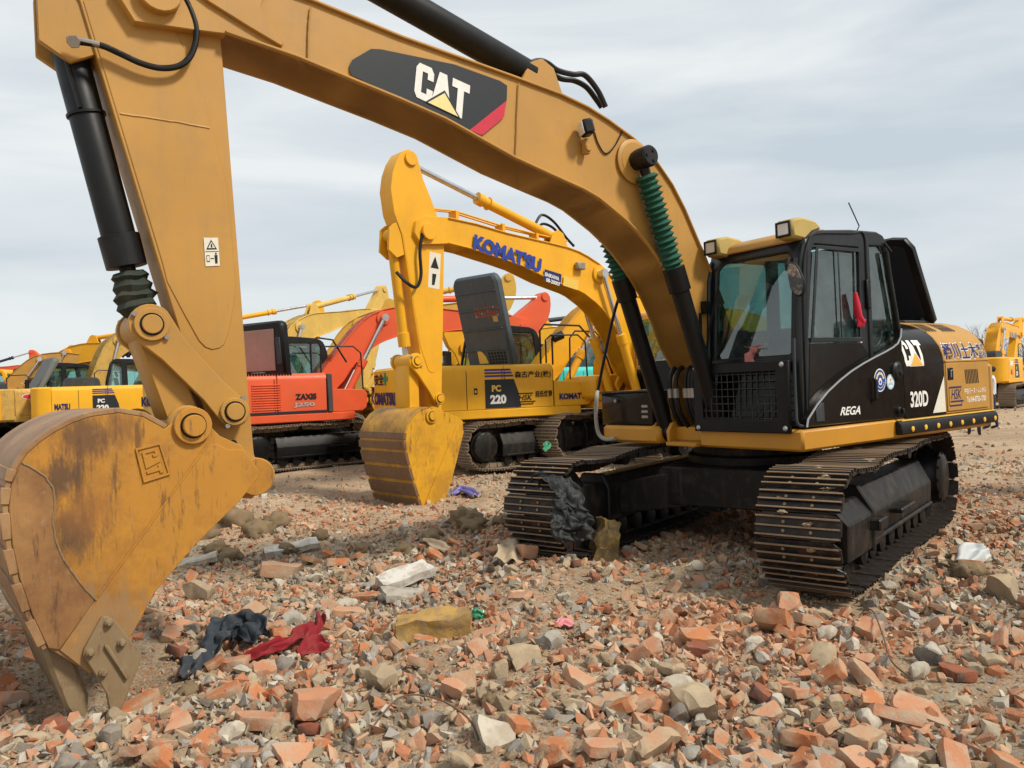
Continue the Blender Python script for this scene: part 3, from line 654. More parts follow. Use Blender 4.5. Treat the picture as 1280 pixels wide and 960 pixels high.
def counterweight(mb, x0, x1, zt, zb=1.05):
    pl = [(x0, 1.34), (x1 + .45, 1.32), (x1 + .2, 1.22), (x1 + .06, 1.0), (x1, .6), (x1, -.6), (x1 + .06, -1.0), (x1 + .2, -1.22), (x1 + .45, -1.32), (x0, -1.34)]
    mb.prism(pl, zb, zt, 'z')
def upper(root, P, hood='closed', cw_top=2.08):
    mb = MB()
    mb.prism([(1.05, 1.34), (1.05, .20), (.70, .17), (.2, .3), (-2.2, .4), (-2.2, -1.34), (1.0, -1.34), (.2, -.3), (.2, .1), (.3, .5), (-2.2, 1.34)] if False else [(1.05, .20), (1.05, 1.34), (-2.26, 1.34), (-2.26, -1.34), (1.0, -1.34), (1.0, -.42), (.75, -.40), (.75, .20)], 1.02, 1.20, 'z')
    mb.build('platform', P['lower'], root, bev=.02)
    for y in (-.24, .24):
        MB().prism([(.2, 1.2), (1.0, 1.2), (1.02, 1.03), (.82, 1.03), (.78, 1.25), (.95, 1.5), (.72, 1.86), (.45, 1.86), (.2, 1.5)], y - .03, y + .03).build('boom_bracket', P['body'], root, bev=.01)
    mb = MB(); counterweight(mb, -2.2, -2.78, cw_top); mb.build('counterweight', P['body'], root, bev=.05)
    mb = MB(); mb.prism(section(SECB), -2.22, -.70, 'x'); mb.build('engine_housing', P['body'], root, bev=.012)
    mb = MB(); mb.prism([(-.34, 1.20), (-.34, 2.08), (-.4, 2.085), (-1.22, 2.07), (-1.29, 2.04), (-1.325, 1.99), (-1.335, 1.93), (-1.335, 1.2)], -.69, .38, 'x'); mb.build('fuel_tank', P['body'], root, bev=.012)
    mb = MB(); mb.prism([(.39, 1.2), (1.18, 1.2), (1.28, 1.28), (1.30, 1.58), (1.22, 1.68), (.39, 1.72)], -1.33, -.46); mb.build('tool_box', P['body'], root, bev=.015)
    for x in (-1.5, -.75, .37):                               # shut lines of the doors
        MB().bb(x - .006, x + .006, -1.339, -1.30, 1.22, 1.95).build('door_seam', BLACK, root)
    if P.get('vents'):
        mb = MB()
        for k in range(9): mb.bb(-2.08 + k * .055, -2.05 + k * .055, -1.342, -1.31, 1.45, 1.75)
        mb.build('vent_grille', BLACK, root)
    mb = MB(); mb.tube([(.3, -1.2, 2.08), (.3, -1.2, 2.55), (.42, -1.2, 2.65), (1.05, -1.2, 2.65), (1.22, -1.2, 2.5), (1.25, -1.2, 1.65)], .018, 7); mb.build('handrail', RUBBER, root)
    MB().cyl((-1.5, -.35, 2.05), (-1.5, -.35, 2.38), .06, 12).build('exhaust_pipe', RUBBER, root)
    if hood == 'closed':
        mb = MB(); mb.prism([(-1.95, 2.05), (-.85, 2.05), (-.9, 2.30), (-1.0, 2.36), (-1.8, 2.36), (-1.9, 2.28)], -.85, .85); mb.build('engine_hood', P['hood'], root, bev=.03)

def excavator(name, label, loc, head, P, br=0, sr=0, kr=0, toff=(0, 0), trz=0.0, solo=False, hood='closed', far=True, z=0.0, cw_top=2.08, arm_on=True, group='excavators parked in rows on the rubble yard'):
    t = thing(name, label, 'excavator', (loc[0], loc[1], z), R(head), group)
    upper(t, P, hood, cw_top); cab(t, P); tracks(t, P, toff, R(trz), solo=solo)
    a = arm(t, P, R(br), R(sr), R(kr), far=far) if arm_on else {}
    return t, a
def pal(body, boom=None, cabm=CABG, hood=PLAST, bucket=(BKTG, STRIPG, TOOTH, SHELLG), **k):
    d = dict(body=body, lower=body, boom=boom or body, stick=boom or body, link=boom or body, ram=boom or body, ram2=boom or body, ram3=boom or body, cab=cabm, hood=hood, bucket=bucket, frame=FRAMEM, shoe=(SHOEB, BARB), rr=.085, sr=.085, br=.075)
    d.update(k); return d

# ------------------------------------------------------------------ the near ochre excavator
cat = thing('excavator', 'large ochre and black excavator in the foreground with its bucket resting on the rubble', 'excavator', (0, 0, 0), 0, 'excavators parked in rows on the rubble yard')
M4 = Matrix.Identity(4)
for i in range(3):
    for j in range(3): M4[i][j] = RCW[i][j]
    M4[i][3] = RLOC[i]
cat.matrix_world = M4
PC = pal(OCHRE, frame=FRAMEM, bucket=(BKT, HEEL, TOOTH, SHELL), ram=BLACK, ram2=RUBBER, ram3=RUBBER, lower=OCHRE2, shoe=(SHOE, BAR), rr=.083, sr=.115, br=.10, sct=.50, sprk=BLACK)
tracks(cat, PC, (.21, .08), .279, hl=2.12, gauge=2.46, w=.62)
A = arm(cat, PC, hero=True)
MUDC = paint('caked_mud', (.30, .22, .13), .95, dirt=.4, bump=.6)
near_track = [o for o in cat.children if o.name.startswith('track')][0]
for (x, y, z, r) in ((1.78, .12, .90, .075), (1.90, .18, .84, .055), (1.60, .02, .945, .05), (1.98, -.15, .76, .04), (.9, .2, .93, .05), (2.1, .08, .60, .03), (2.09, -.1, .68, .03), (.2, -.1, .96, .04), (2.1, .1, .42, .03)):
    bm = bmesh.new(); bmesh.ops.create_icosphere(bm, subdivisions=3, radius=1.0)
    for v in bm.verts: k = .75 + .5 * noise.noise(v.co * 2.2 + Vector((x * 9, y * 9, z))) + .2 * noise.noise(v.co * 7); v.co = Vector((x, y, z)) + Vector((v.co.x * r * 1.2, v.co.y * r * 1.5, v.co.z * r * .55)) * k
    me = bpy.data.meshes.new('mud_cake'); bm.to_mesh(me); bm.free(); me.materials.append(MUDC); o = bpy.data.objects.new('mud_cake', me); COL.objects.link(o); o.parent = near_track
CABO = cab(cat, PC, hero=True)

# upper body
mb = MB(); mb.prism([(1.05, .20), (1.05, 1.34), (-2.27, 1.34), (-2.27, -1.30), (.2, -1.30), (.2, -.42), (.55, -.40), (.62, .20)], 1.02, 1.205, 'z'); mb.build('platform', OCHRE2, cat, bev=.022)
mb = MB(); mb.prism([(1.03, -1.20), (1.09, -1.12), (1.09, -.50), (1.05, -.34), (.3, -.34), (.3, -1.31), (.9, -1.31)], 1.03, 1.205, 'z'); mb.build('step_sill', OCHRE2, cat, bev=.03)
mb = MB(); mb.prism([(.98, -1.28), (1.0, -.46), (.25, -.46), (.25, -1.31), (.9, -1.31)], 1.207, 1.56, 'z')
mb.bb(.25, 1.02, -1.32, -.45, 1.55, 1.575); tbx = mb.build('tool_box', GLOSSB, cat, bev=.02)
mb = MB()
for k in range(3): mb.bb(.98, 1.003, -.63, -.53, 1.28 + k * .055, 1.315 + k * .055)
mb.build('step_slot', STEEL, tbx, bev=.008)
MB().cyl((.985, -1.02, 1.47), (1.01, -1.02, 1.47), .02, 12).build('lock', STEEL, tbx)
mb = MB(); mb.bb(.86, 1.1, -.2, .19, 1.02, 1.06); mb.bb(.60, .92, -.25, .20, 1.06, 1.2)
for y in (-.47, -.235, .235, .47):
    mb.prism([(.55, 1.05), (1.02, 1.05), (1.03, 1.16), (.97, 1.24), (.84, 1.26), (.6, 1.2)], y - .022, y + .022)
mb.build('ram_lug', OCHRE2, cat, bev=.008)
mb = MB()
for y in (-.30, .26): mb.prism([(.2, 1.2), (.95, 1.2), (.92, 1.5), (.80, 1.86), (.45, 1.90), (.25, 1.6)], y - .03, y + .03)
mb.bb(.1, .2, -.4, .2, 1.2, 1.8); mb.build('boom_bracket', OCHRE, cat, bev=.01)
mb = MB(); mb.prism(section(SEC), -1.315, -.66, 'x'); mb.prism([(-.69, 1.2), (.2, 1.2), (.15, 1.9), (-.69, 2.0)], -1.30, -.46); mb.prism(SEC[:5] + [(1.19, 1.98), (1.275, 1.80), (1.275, 1.2)], -.659, -.562, 'x'); fh = mb.build('engine_housing', GLOSSB, cat, bev=0, ang=40)
mb = MB(); mb.prism(section([(y + .004 if i < 8 else y, z + (.004 if i > 5 else 0)) for i, (y, z) in enumerate(SEC)]), -2.245, -1.318, 'x'); yh = mb.build('rear_housing', OCHRE, cat, bev=.006, ang=40)
mb = MB(); counterweight(mb, -2.252, -2.80, 1.72); mb.build('counterweight', OCHRE, cat, bev=.06)
MB().prism([(-2.19, 1.225), (-2.19, 1.715), (-1.335, 1.715), (-1.335, 1.225)], 1.335, 1.351).build('side_door', OCHRE, yh, bev=.005)
mb = MB(); mb.prism([(-2.24, 1.722), (-2.24, 1.742), (-1.32, 1.742), (-1.32, 1.722)], 1.335, 1.352); mb.build('door_lip', OCHRE, yh, bev=.004)
# lower cab side and the swept-up black flank below the arc
ARC = [(.985, 1.225), (.965, 1.29), (.83, 1.405), (.67, 1.51), (.48, 1.604), (.297, 1.68), (.1, 1.745), (-.096, 1.80), (-.25, 1.84), (-.40, 1.885), (-.48, 1.92), (-.535, 1.98), (-.555, 2.06), (-.56, 1.21)]
MB().prism(ARC, 1.26, 1.338).build('side_flank', GLOSSB, cat, bev=.012)
MB().tube([(x, 1.337, z) for x, z in ARC[:13]], .009, 6).build('arc_trim', SILVER, cat)
MB().prism([(.87, 1.25), (.80, 1.93), (.02, 1.935), (-.1, 1.82), (.3, 1.68), (.67, 1.51), (.83, 1.40)], 1.262, 1.276).build('door_lower_panel', GLOSSB, CABO, bev=.003)
mb = MB(); loop = [(.73, 2.86), (.84, 2.6), (.875, 1.95), (.89, 1.25)]
mb.tube([(x, 1.275, z) for x, z in smooth_path([(x, 0, z) for x, z in loop]) for x, z in [(x, z)]] if False else [(p.x, 1.275, p.z) for p in smooth_path([(x, 0, z) for x, z in loop])], .012, 6)
mb.tube([(p.x, 1.275, p.z) for p in smooth_path([(.73, 0, 2.86), (.60, 0, 2.90), (.1, 0, 2.935), (-.1, 0, 2.935), (-.115, 0, 2.6), (-.115, 0, 1.8)])], .010, 6)
mb.build('door_seal', RUBBER, CABO)
mb = MB(); mb.bb(-.14, -.08, 1.27, 1.30, 2.25, 2.52); mb.build('door_hinge', RUBBER, CABO, bev=.008)
mb = MB()
mb.prism([(.645, 2.795), (-.025, 2.805), (.01, 1.945), (.785, 1.945)], 1.268, 1.280, holes=[[(.615, 2.765), (.0, 2.77), (.035, 1.985), (.745, 1.985)]])
mb.bb(.30, .318, 1.262, 1.27, 1.98, 2.77); mb.build('window_frame', CABG, CABO, bev=.003)
mb = MB(); mb.tube([(-.01, 1.36, 1.60), (-.02, 1.375, 1.58), (-.01, 1.375, 1.42), (0, 1.34, 1.40)], .017, 8); mb.build('grab_handle', RUBBER, cat)
mb = MB(); mb.lathe((-.42, 1.335, 1.665), (-.42, 1.375, 1.665), [(0, .085), (.6, .082), (1, .06)], 26); mb.lathe((-.44, 1.37, 1.64), (-.44, 1.39, 1.64), [(0, .03), (1, .02)], 14); mb.build('filler_cap', RUBBER, cat)
mb = MB(); mb.lathe((-.42, 1.335, 1.29), (-.42, 1.37, 1.29), [(0, .04), (1, .03)], 16); mb.box((-.44, 1.38, 1.28), (.03, .03, .05)); mb.build('drain_lock', RUBBER, cat, bev=.005)
mb = MB(); mb.box((.30, 1.283, 1.60), (.07, .02, .05)); mb.tube([(.34, 1.28, 1.615), (.34, 1.30, 1.615), (.24, 1.30, 1.615), (.24, 1.28, 1.615)], .006, 6); mb.build('door_latch', SILVER, CABO)
mb = MB(); mb.prism([(.86, 1.26), (.86, 1.36), (.78, 1.42), (.74, 1.42), (.74, 1.26)], 1.337, 1.347); mb.build('flank_recess', PLAST, cat, bev=.006)
# step bar along the sill
mb = MB(); mb.prism([(1.342, 1.06), (1.40, 1.06), (1.41, 1.10), (1.40, 1.16), (1.37, 1.19), (1.342, 1.19)], -2.27, -.36, 'x'); sb = mb.build('step_bar', RUBBER, cat, bev=.008)
mb = MB(); mb.tube([(-.40, 1.385, 1.188), (-2.25, 1.385, 1.188)], .006, 5); mb.build('bar_stripe', YELP, sb)
for k in range(8):
    x = -.55 - k * .235
    MB().lathe((x, 1.402, 1.105), (x, 1.415, 1.105), [(0, .026), (.6, .026), (1, .018)], 16).build('reflector', paint('amber_reflector', (.75, .42, .04), .3, dirt=0), sb)
# vents
mb = MB()
for k in range(9):
    x = -1.70 - k * .032; mb.prism([(x, 1.638), (x - .018, 1.638), (x - .036, 1.49), (x - .018, 1.49)], 1.3495, 1.3525)
mb.build('vent_grille', INK, yh)
d = Decal((0, .001, 0))
for g0, n_ in ((-1.33, 4), (-1.66, 5)):
    for k in range(n_):
        x = g0 - k * .058
        p = [on_hood(x, .895, lift=.012), on_hood(x - .026, .895, lift=.012), on_hood(x - .036, 1.0, lift=.012), on_hood(x - .036, 1.09, lift=.012), on_hood(x - .010, 1.09, lift=.012), on_hood(x - .010, 1.0, lift=.012)]
        d.add(p, [(0, 1, 2, 5), (5, 2, 3, 4)], d._m(INK))
d.done('roof_vent', yh)
mb = MB(); mb.bb(-1.46, -1.35, 1.345, 1.358, 1.54, 1.665); lt = mb.build('door_latch', BLACK, yh, bev=.006)
MB().tube([(-1.43, 1.36, 1.64), (-1.39, 1.365, 1.635), (-1.40, 1.362, 1.57)], .007, 6).build('latch_lever', SILVER, lt)
# the raised engine hood behind the cab
hp0, hp1 = Vector((-2.08, 0, 2.15)), Vector((-1.60, 0, 3.12)); up_ = (hp1 - hp0).normalized(); nn_ = Vector((up_.z, 0, -up_.x))
mb = MB(); pl = [(-.58, 0), (.86, 0), (.92, .06), (.92, .93), (.86, 1.05), (.72, 1.08), (-.50, 1.08), (-.58, 1.0)]
mb.prism(pl, 0, .07, 'z'); mb.prism([(-.5, .08), (.84, .08), (.84, .96), (.74, 1.0), (-.46, 1.0)], .07, .075, 'z', m=1); mb.bb(-.4, .8, .02, .14, .07, .10, m=0)
mb.tf(lambda v: hp0 + Vector((0, v.x, 0)) + up_ * v.y + nn_ * v.z)
eh = mb.build('engine_hood', [BLACK, flat('hood_foam', (.008, .009, .013), .9)], cat, bev=.02)
mb = MB()
for y in (-.3, .1, .5, .8): mb.box((-1.98, y, 2.2), (.08, .05, .06))
mb.bb(-2.02, -1.5, -.62, .86, 2.165, 2.195); mb.build('hood_hinge', PLAST, cat, bev=.006)
# cab roof, lamps, mirror, aerial
mb = MB(); mb.prism([(.80, 2.83), (.78, 2.90), (.66, 2.955), (.3, 2.985), (.3, 2.90), (.66, 2.87)], .36, 1.16); mb.tf(lambda v: Vector((v.x + .02, v.y, v.z + .02 * math.sin((v.y - .36) * 4)))); rf = mb.build('roof_front', OCHRE, CABO, bev=.015)
for y, z in ((.36, 2.915), (1.17, 2.935)):
    mb = MB(); mb.prism([(.93, z - .085), (.95, z + .07), (.80, z + .10), (.60, z + .085), (.50, z + .02), (.66, z - .03), (.76, z - .10)], y - .085, y + .085)
    h = mb.build('lamp_housing', TAN, CABO, bev=.022)
    MB().prism([(y - .075, z - .075), (y + .075, z - .075), (y + .075, z + .06), (y - .075, z + .06)], .945, .965, 'x', holes=[[(y - .055, z - .055), (y + .055, z - .055), (y + .055, z + .042), (y - .055, z + .042)]]).build('lamp_bezel', RUBBER, h, bev=.005)
    MB().prism([(y - .056, z - .056), (y + .056, z - .056), (y + .056, z + .043), (y - .056, z + .043)], .944, .955, 'x').build('lamp_lens', LENS, h)
mb = MB(); mc = Vector(lp(997, 349, 0, 1.06)); pl = []
for i in range(22):
    an = 2 * math.pi * i / 22; pl.append((.075 * math.cos(an) * (1.0 if math.sin(an) < 0 else .85), .155 * math.sin(an)))
mb.prism(pl, 0, .035, 'x'); tilt = Matrix.Rotation(R(16), 3, 'X'); mb.tf(lambda v: tilt @ v + mc)
mir = mb.build('mirror', [RUBBER], CABO, bev=.008)
def mirror_mat():
    m, t, b = _nodes('spotted_mirror'); n = _noise(t, 30, 8, .75); n2 = _noise(t, 7, 5)
    c = _mix(t, _ramp(t, n.outputs['Fac'], .42, .6).outputs[0], (.07, .055, .04), (.42, .33, .24))
    c = _mix(t, _ramp(t, n2.outputs['Fac'], .46, .58).outputs[0], c, (.03, .03, .03)); t.links.new(c, b.inputs['Base Color']); b.inputs['Roughness'].default_value = .25; return m
mb = MB(); mb.prism([(y * .88, z * .9) for y, z in pl], .034, .040, 'x'); mb.tf(lambda v: tilt @ v + mc); mb.build('mirror_glass', mirror_mat(), mir)
mb = MB(); mb.tube([(.90, 1.22, 2.66), (1.0, 1.25, 2.66), (1.05, 1.27, 2.60), tuple(mc + Vector((0, 0, .10)))], .011, 7); mb.box((.93, 1.22, 2.62), (.06, .09, .10)); mb.build('mirror_arm', RUBBER, mir)
mb = MB(); mb.tube([(-.25, 1.1, 2.985), (-.27, 1.13, 3.06), (-.16, 1.1, 3.28)], .006, 5); mb.bb(-.38, -.1, .9, 1.15, 2.98, 3.0); mb.build('aerial', RUBBER, CABO)
mb = MB(); mb.tube([(-.44, 1.29, 2.8), (-.50, 1.285, 2.5), (-.57, 1.285, 2.2), (-.62, 1.28, 2.0)], .02, 8); mb.tube([(-.42, 1.285, 2.88), (-.52, 1.29, 2.80)], .012, 6); mb.build('drain_pipe', RUBBER, CABO)
# guard in front of the lower windscreen
mb = MB(); mb.prism([(.19, 1.175), (1.25, 1.175), (1.265, 1.80), (.20, 1.81)], 1.06, 1.10, 'x', holes=[[(.30, 1.29), (1.13, 1.29), (1.13, 1.71), (.30, 1.71)]]); gd = mb.build('front_guard', BLACK, CABO, bev=.008)
mb = MB()
for k in range(13): y = .335 + k * .066; mb.cyl((1.085, y, 1.285), (1.085, y, 1.715), .0055, 6)
for k in range(7): z = 1.30 + k * .066; mb.cyl((1.078, .295, z), (1.078, 1.135, z), .0055, 6)
tag(mb.build('guard_mesh', paint('bare_wire', (.016, .015, .014), .5), gd), kind='stuff')
for y, z in ((.235, 1.77), (1.20, 1.765), (.245, 1.21), (1.21, 1.22)): MB().lathe((1.095, y, z), (1.12, y, z), [(0, .024), (.5, .024), (1, .012)], 12).build('bolt', SILVER, gd)
mb = MB(); mb.tube([(p.x, p.y, p.z) for p in smooth_path([(1.02, 1.275, 1.98), (1.04, 1.28, 1.7), (1.05, 1.285, 1.4), (1.05, 1.29, 1.27), (1.0, 1.30, 1.235), (.90, 1.30, 1.235)])], .014, 8); mb.build('grab_rail', PLAST, CABO)
# wiper and hinges on the windscreen's far post
mb = MB(); mb.tube([(.98, .26, 1.85), (1.0, .33, 2.1), (.95, .42, 2.5)], .012, 6); mb.tube([(1.0, .24, 2.3), (1.02, .24, 1.9), (1.03, .29, 1.84)], .018, 6); mb.box((.95, .25, 2.35), (.07, .08, .12)); mb.build('wiper', RUBBER, CABO)
# hoses at the boom foot
for k, (y0, dx) in enumerate(((-.16, 0), (-.06, .02), (.05, .0), (.13, .03), (.2, .06))):
    pth = smooth_path([(.82, y0, 1.10), (.98 + dx, y0 - .02, 1.35), (1.0 + dx, y0 - .04, 1.62), (.96 + dx, y0 - .03, 1.76), (.86, y0 - .02, 1.80), (.78, y0, 1.66), (.74, y0 + .02, 1.4)])
    h = MB().tube([tuple(p) for p in pth], .024, 9).build('hydraulic_hose', RUBBER, cat)
    MB().cyl(tuple(pth[9]), tuple(pth[11]), .033, 8).build('hose_fitting', STEEL, h)
# handrail on the far right with taped lower end
rl = [tuple(p) for p in smooth_path(l3([(790, 335), (771, 380), (757, 440), (747, 490)], 0, .95))]
hr = MB().tube(rl, .017, 8).build('handrail', RUBBER, cat)
q = l3([(746, 495), (745, 520), (748, 541), (757, 549), (769, 548)], 0, 1.11)
tape = paint('grey_tape', (.30, .28, .24), .7, dirt=.5)
MB().tube([tuple(p) for p in smooth_path([rl[-1]] + q)], .023, 9).build('rail_sleeve', tape, hr)
# boom: work lamp, pipes, pins
mb = MB(); lc = Vector(lp(733, 160, 1, .34)); rt = Matrix.Rotation(R(-20), 3, 'Z') @ Matrix.Rotation(R(12), 3, 'Y')
mb.box(lc, (.10, .14, .13), rt); lamp = mb.build('work_lamp', RUBBER, A['boom'], bev=.02)
mb = MB(); mb.box(lc + rt @ Vector((.052, 0, 0)), (.008, .115, .105), rt); mb.build('lamp_lens', LENS, lamp, bev=.003)
mb = MB(); bq = l3([(731, 187)], 1, .265)[0]; mb.box((bq[0], .28, bq[2] + .02), (.05, .06, .13)); mb.cyl((bq[0], .255, bq[2]), (bq[0], .325, bq[2]), .03, 10); mb.build('lamp_bracket', OCHRE, lamp, bev=.006)
MB().tube([tuple(p) for p in smooth_path(l3([(743, 165), (748, 180), (757, 192), (768, 183), (779, 162)], 1, .245))], .007, 6).build('lamp_cable', RUBBER, lamp)
for y_, px_ in ((.06, [(655, 83), (672, 76), (684, 79), (697, 88), (716, 93), (731, 94), (747, 113), (757, 134)]), (-.02, [(680, 86), (700, 98), (718, 101), (733, 109), (745, 124), (752, 134)])):
    MB().tube([tuple(p) for p in smooth_path(l3(px_, 1, y_))], .025, 8).build('hydraulic_hose', RUBBER, A['boom'])
mb = MB()
for y_ in (-.10, -.04, .02): mb.tube([(p.x, y_, p.z + .05) for p in smooth_path([(2.12, 0, 4.0), (1.77, 0, 3.87), (1.49, 0, 3.69), (1.15, 0, 3.29), (.9, 0, 2.85)])], .018, 6)
mb.build('boom_pipes', OCHRE, A['boom'])
mb = MB(); mb.lathe((BPIN[0], .25, BPIN[1]), (BPIN[0], .275, BPIN[1]), [(0, .20), (.5, .20), (1, .17)], 30); mb.build('pin_boss', OCHRE, A['boom'])
pn = MB(); pn.lathe((BPIN[0], .30, BPIN[1]), (BPIN[0], .475, BPIN[1]), [(0, .09), (.2, .095), (.9, .095), (1, .08)], 22)
for k in range(3): an = k * 2.09; pn.cyl((BPIN[0] + .05 * math.cos(an), .47, BPIN[1] + .05 * math.sin(an)), (BPIN[0] + .05 * math.cos(an), .485, BPIN[1] + .05 * math.sin(an)), .015, 8)
pn.build('ram_pin', RUBBER, A['boom'])
nosep = ly([(240, -14), (262, 3), (310, 33), (352, 58), (355, 55), (345, 38), (332, 20), (326, 8), (332, -8), (350, -22)], .26)
MB().prism(nosep, .22, .264).build('boom_end_plate', OCHRE, A['boom'], bev=.006)
for pa, yv, pr in (([(648.6, 104), (646.5, 150), (645, 195)], .25, 'boom'), ([(388, 9), (386, 40), (385, 76)], .25, 'boom'), ([(150, 142), (205, 150), (262, 160)], .167, 'stick')):
    P_ = smooth_path(l3(pa, 1, yv), 8); mb = MB(); mb.tube([tuple(p + Vector((noise.noise(p * 30) * .004, 0, noise.noise(p * 33) * .004))) for p in P_], .0065, 6); mb.build('weld_seam', OCHRE, A[pr])
hh = l3([(292, 554)], 1, .161)[0]; MB().cyl((hh[0], .155, hh[2]), (hh[0], .1625, hh[2]), .022, 14).build('pin_hole', INK, A['stick'])
# hose over the stick
hs = MB().tube([tuple(p) for p in smooth_path(l3([(94, 52), (112, 54), (130, 58), (152, 68), (176, 79), (200, 85), (222, 83), (236, 73), (244, 55), (245, 34), (238, 12), (228, -8)], 1, .225))], .019, 10).build('bucket_hose', RUBBER, A['stick'])
mb = MB(); mb.tube(l3([(84, 50), (98, 50), (124, 56)], 1, .225), .021, 10); mb.lathe(l3([(92, 52)], 1, .20)[0], l3([(92, 52)], 1, .26)[0], [(0, .04), (1, .035)], 6); mb.build('hose_fitting', STEEL, hs)
cyb = Vector((BCT[0], 0, BCT[1])); cdir = (Vector((ROD[0], 0, ROD[1])) - cyb).normalized()
mb = MB(); mb.lathe(cyb + cdir * .62, cyb + cdir * .635, [(0, .112), (1, .112)], 22); mb.tube([tuple(cyb + cdir * .16 + Vector((.05, .09, 0))), tuple(cyb + cdir * .62 + Vector((.04, .10, 0)))], .014, 6); mb.build('ram_band', RUBBER, A['stick'])

# printed panels and lettering on the near machine
up = (0, .0014, 0)
d = Decal(up); W = l3([(437, 82), (440, 75), (464, 61), (476, 61.5), (568, 80.5), (625, 101), (634, 107), (633.5, 124), (630, 146), (626, 150), (604, 168), (600, 168.5), (586.7, 162.6), (440.6, 94.5), (437, 88)], 1, .2495)
d.add([Vector(p) for p in W], [tuple(range(len(W)))], d._m(SLATE))
S_ = l3([(632.8, 126), (630, 146), (626, 150), (604, 168), (600, 168.5), (587, 162.6)], 1, .2495); d.add([Vector(p) + Vector((0, .002, 0)) for p in S_], [tuple(range(6))], d._m(REDP))
q = quad(l3([(517, 120), (584.5, 152), (588, 107.5), (521, 77)], 1, .2495)); d.cat(q, WHITE, LEMON, SLATE, 3); d.done('boom_badge', A['boom'])
d = Decal(up); q = quad(l3([(257, 333), (275, 332), (272.5, 297), (254.5, 297)], 1, .172)); d.shape(q, [(0, 0), (1, 0), (1, 1), (0, 1)], CREAM, 0)
d.shape(q, [(.12, .58), (.88, .58), (.5, .93)], INK, 1); d.shape(q, [(.25, .63), (.75, .63), (.5, .85)], CREAM, 2); d.shape(q, [(.44, .65), (.56, .65), (.54, .78), (.46, .78)], INK, 3)
d.shape(q, [(.03, .50), (.97, .50), (.97, .52), (.03, .52)], INK, 1); d.shape(q, [(.10, .15), (.32, .15), (.32, .38), (.10, .38)], INK, 1); d.shape(q, [(.13, .18), (.29, .18), (.29, .35), (.13, .35)], CREAM, 2)
d.shape(q, [(.38, .25), (.62, .25), (.62, .28), (.38, .28)], INK, 1); d.shape(q, [(.68, .08), (.84, .08), (.88, .38), (.66, .38)], INK, 1); d.ring(q, .77, .43, .06, .04, INK, 1); d.done('warning_sticker', A['stick'])
# maker's plate cast into the bucket
pp = [(168.7, 560.6), (199.7, 553), (212.5, 593), (179, 603.6)]
P3 = lyb(pp); ce = (sum(p[0] for p in P3) / 4, sum(p[1] for p in P3) / 4); inn = [(ce[0] + (p[0] - ce[0]) * .87, ce[1] + (p[1] - ce[1]) * .87) for p in P3]
mb = MB(); mb.prism(P3, BY, BY + .012, holes=[inn]); mb.prism(inn, BY, BY + .003)
q = quad([(p[0], BY, p[1]) for p in (P3[0], P3[3], P3[2], P3[1])])
for i, l in enumerate((L_C, L_A, L_T)):
    x0 = (.12, .36, .62)[i]; poly = [(lambda v: (v.x, v.z))(q(x0 + a * .26, .2 + b * .6)) for a, b in l]
    mb.prism(poly, BY, BY + .011)
mb.build('bucket_plate', BKT, A['bucket'], bev=.002)
# cab side: maker's mark, model, stickers
d = Decal((0, .0016, .001)); d.cut = 12; f_ = lambda u, v: on_hood(-.59 - u * .385, .50 + v * .268, lift=.006)
d.cat(f_, WHITE, paint('orange_triangle', (.75, .38, .06), .4, dirt=0), WHITE, 0); d.done('maker_badge', fh); d = Decal(up)
f2 = lambda u, v: Vector((-.655 - u * .325, 1.3395, 1.30 + v * .155)); d.text(f2, '320D', WHITE, 0, .03); d.done('model_lettering', fh)
d = Decal(up); d.add([Vector(p) for p in ((-1.302, 1.3395, 1.585), (-1.06, 1.3395, 1.225), (-1.312, 1.3395, 1.225))], [(0, 1, 2)], d._m(CREAM)); d.done('white_triangle', fh)
d = Decal(up); q = quad([(.505, 1.3395, 1.295), (.195, 1.3395, 1.288), (.185, 1.3395, 1.365), (.49, 1.3395, 1.368)]); d.text(q, 'REGA', WHITE, 0, .025, .25)
d.done('name_lettering', cat); d = Decal(up); q = quad([(-.05, 1.3395, 1.475), (-.24, 1.3395, 1.475), (-.24, 1.3395, 1.69), (-.05, 1.3395, 1.69)])
d.ring(q, .5, .5, .5, .5, WHITE, 0); d.ring(q, .5, .5, .45, .45, BLUEP, 1)
for k in range(7): an = R(20 + k * 140 / 6); d.ring(q, .5 + .30 * math.cos(an), .5 + .30 * math.sin(an), .065, .065, LEMON, 2, 7)
d.shape(q, [(.40, .30), (.60, .30), (.66, .44), (.56, .60), (.44, .60), (.34, .44)], WHITE, 2); d.ring(q, .5, .42, .07, .07, BLUEP, 3, 8)
for k in range(9): an = R(200 + k * 140 / 8); d.ring(q, .5 + .33 * math.cos(an), .5 + .33 * math.sin(an), .03, .03, WHITE, 2, 6)
d.done('round_sticker', cat); d = Decal(up); q = quad([(-.255, 1.3395, 1.49), (-.385, 1.3395, 1.49), (-.385, 1.3395, 1.632), (-.255, 1.3395, 1.632)]); d.ring(q, .5, .5, .5, .5, SKYP, 0); d.ring(q, .5, .5, .40, .40, WHITE, 1); d.shape(q, [(.2, .3), (.8, .3), (.72, .5), (.6, .42), (.5, .58), (.38, .42), (.28, .5)], SKYP, 2); d.ring(q, .5, .65, .1, .08, flat('coral_print', (.6, .25, .2)), 2, 10)
d.done('round_sticker', cat)
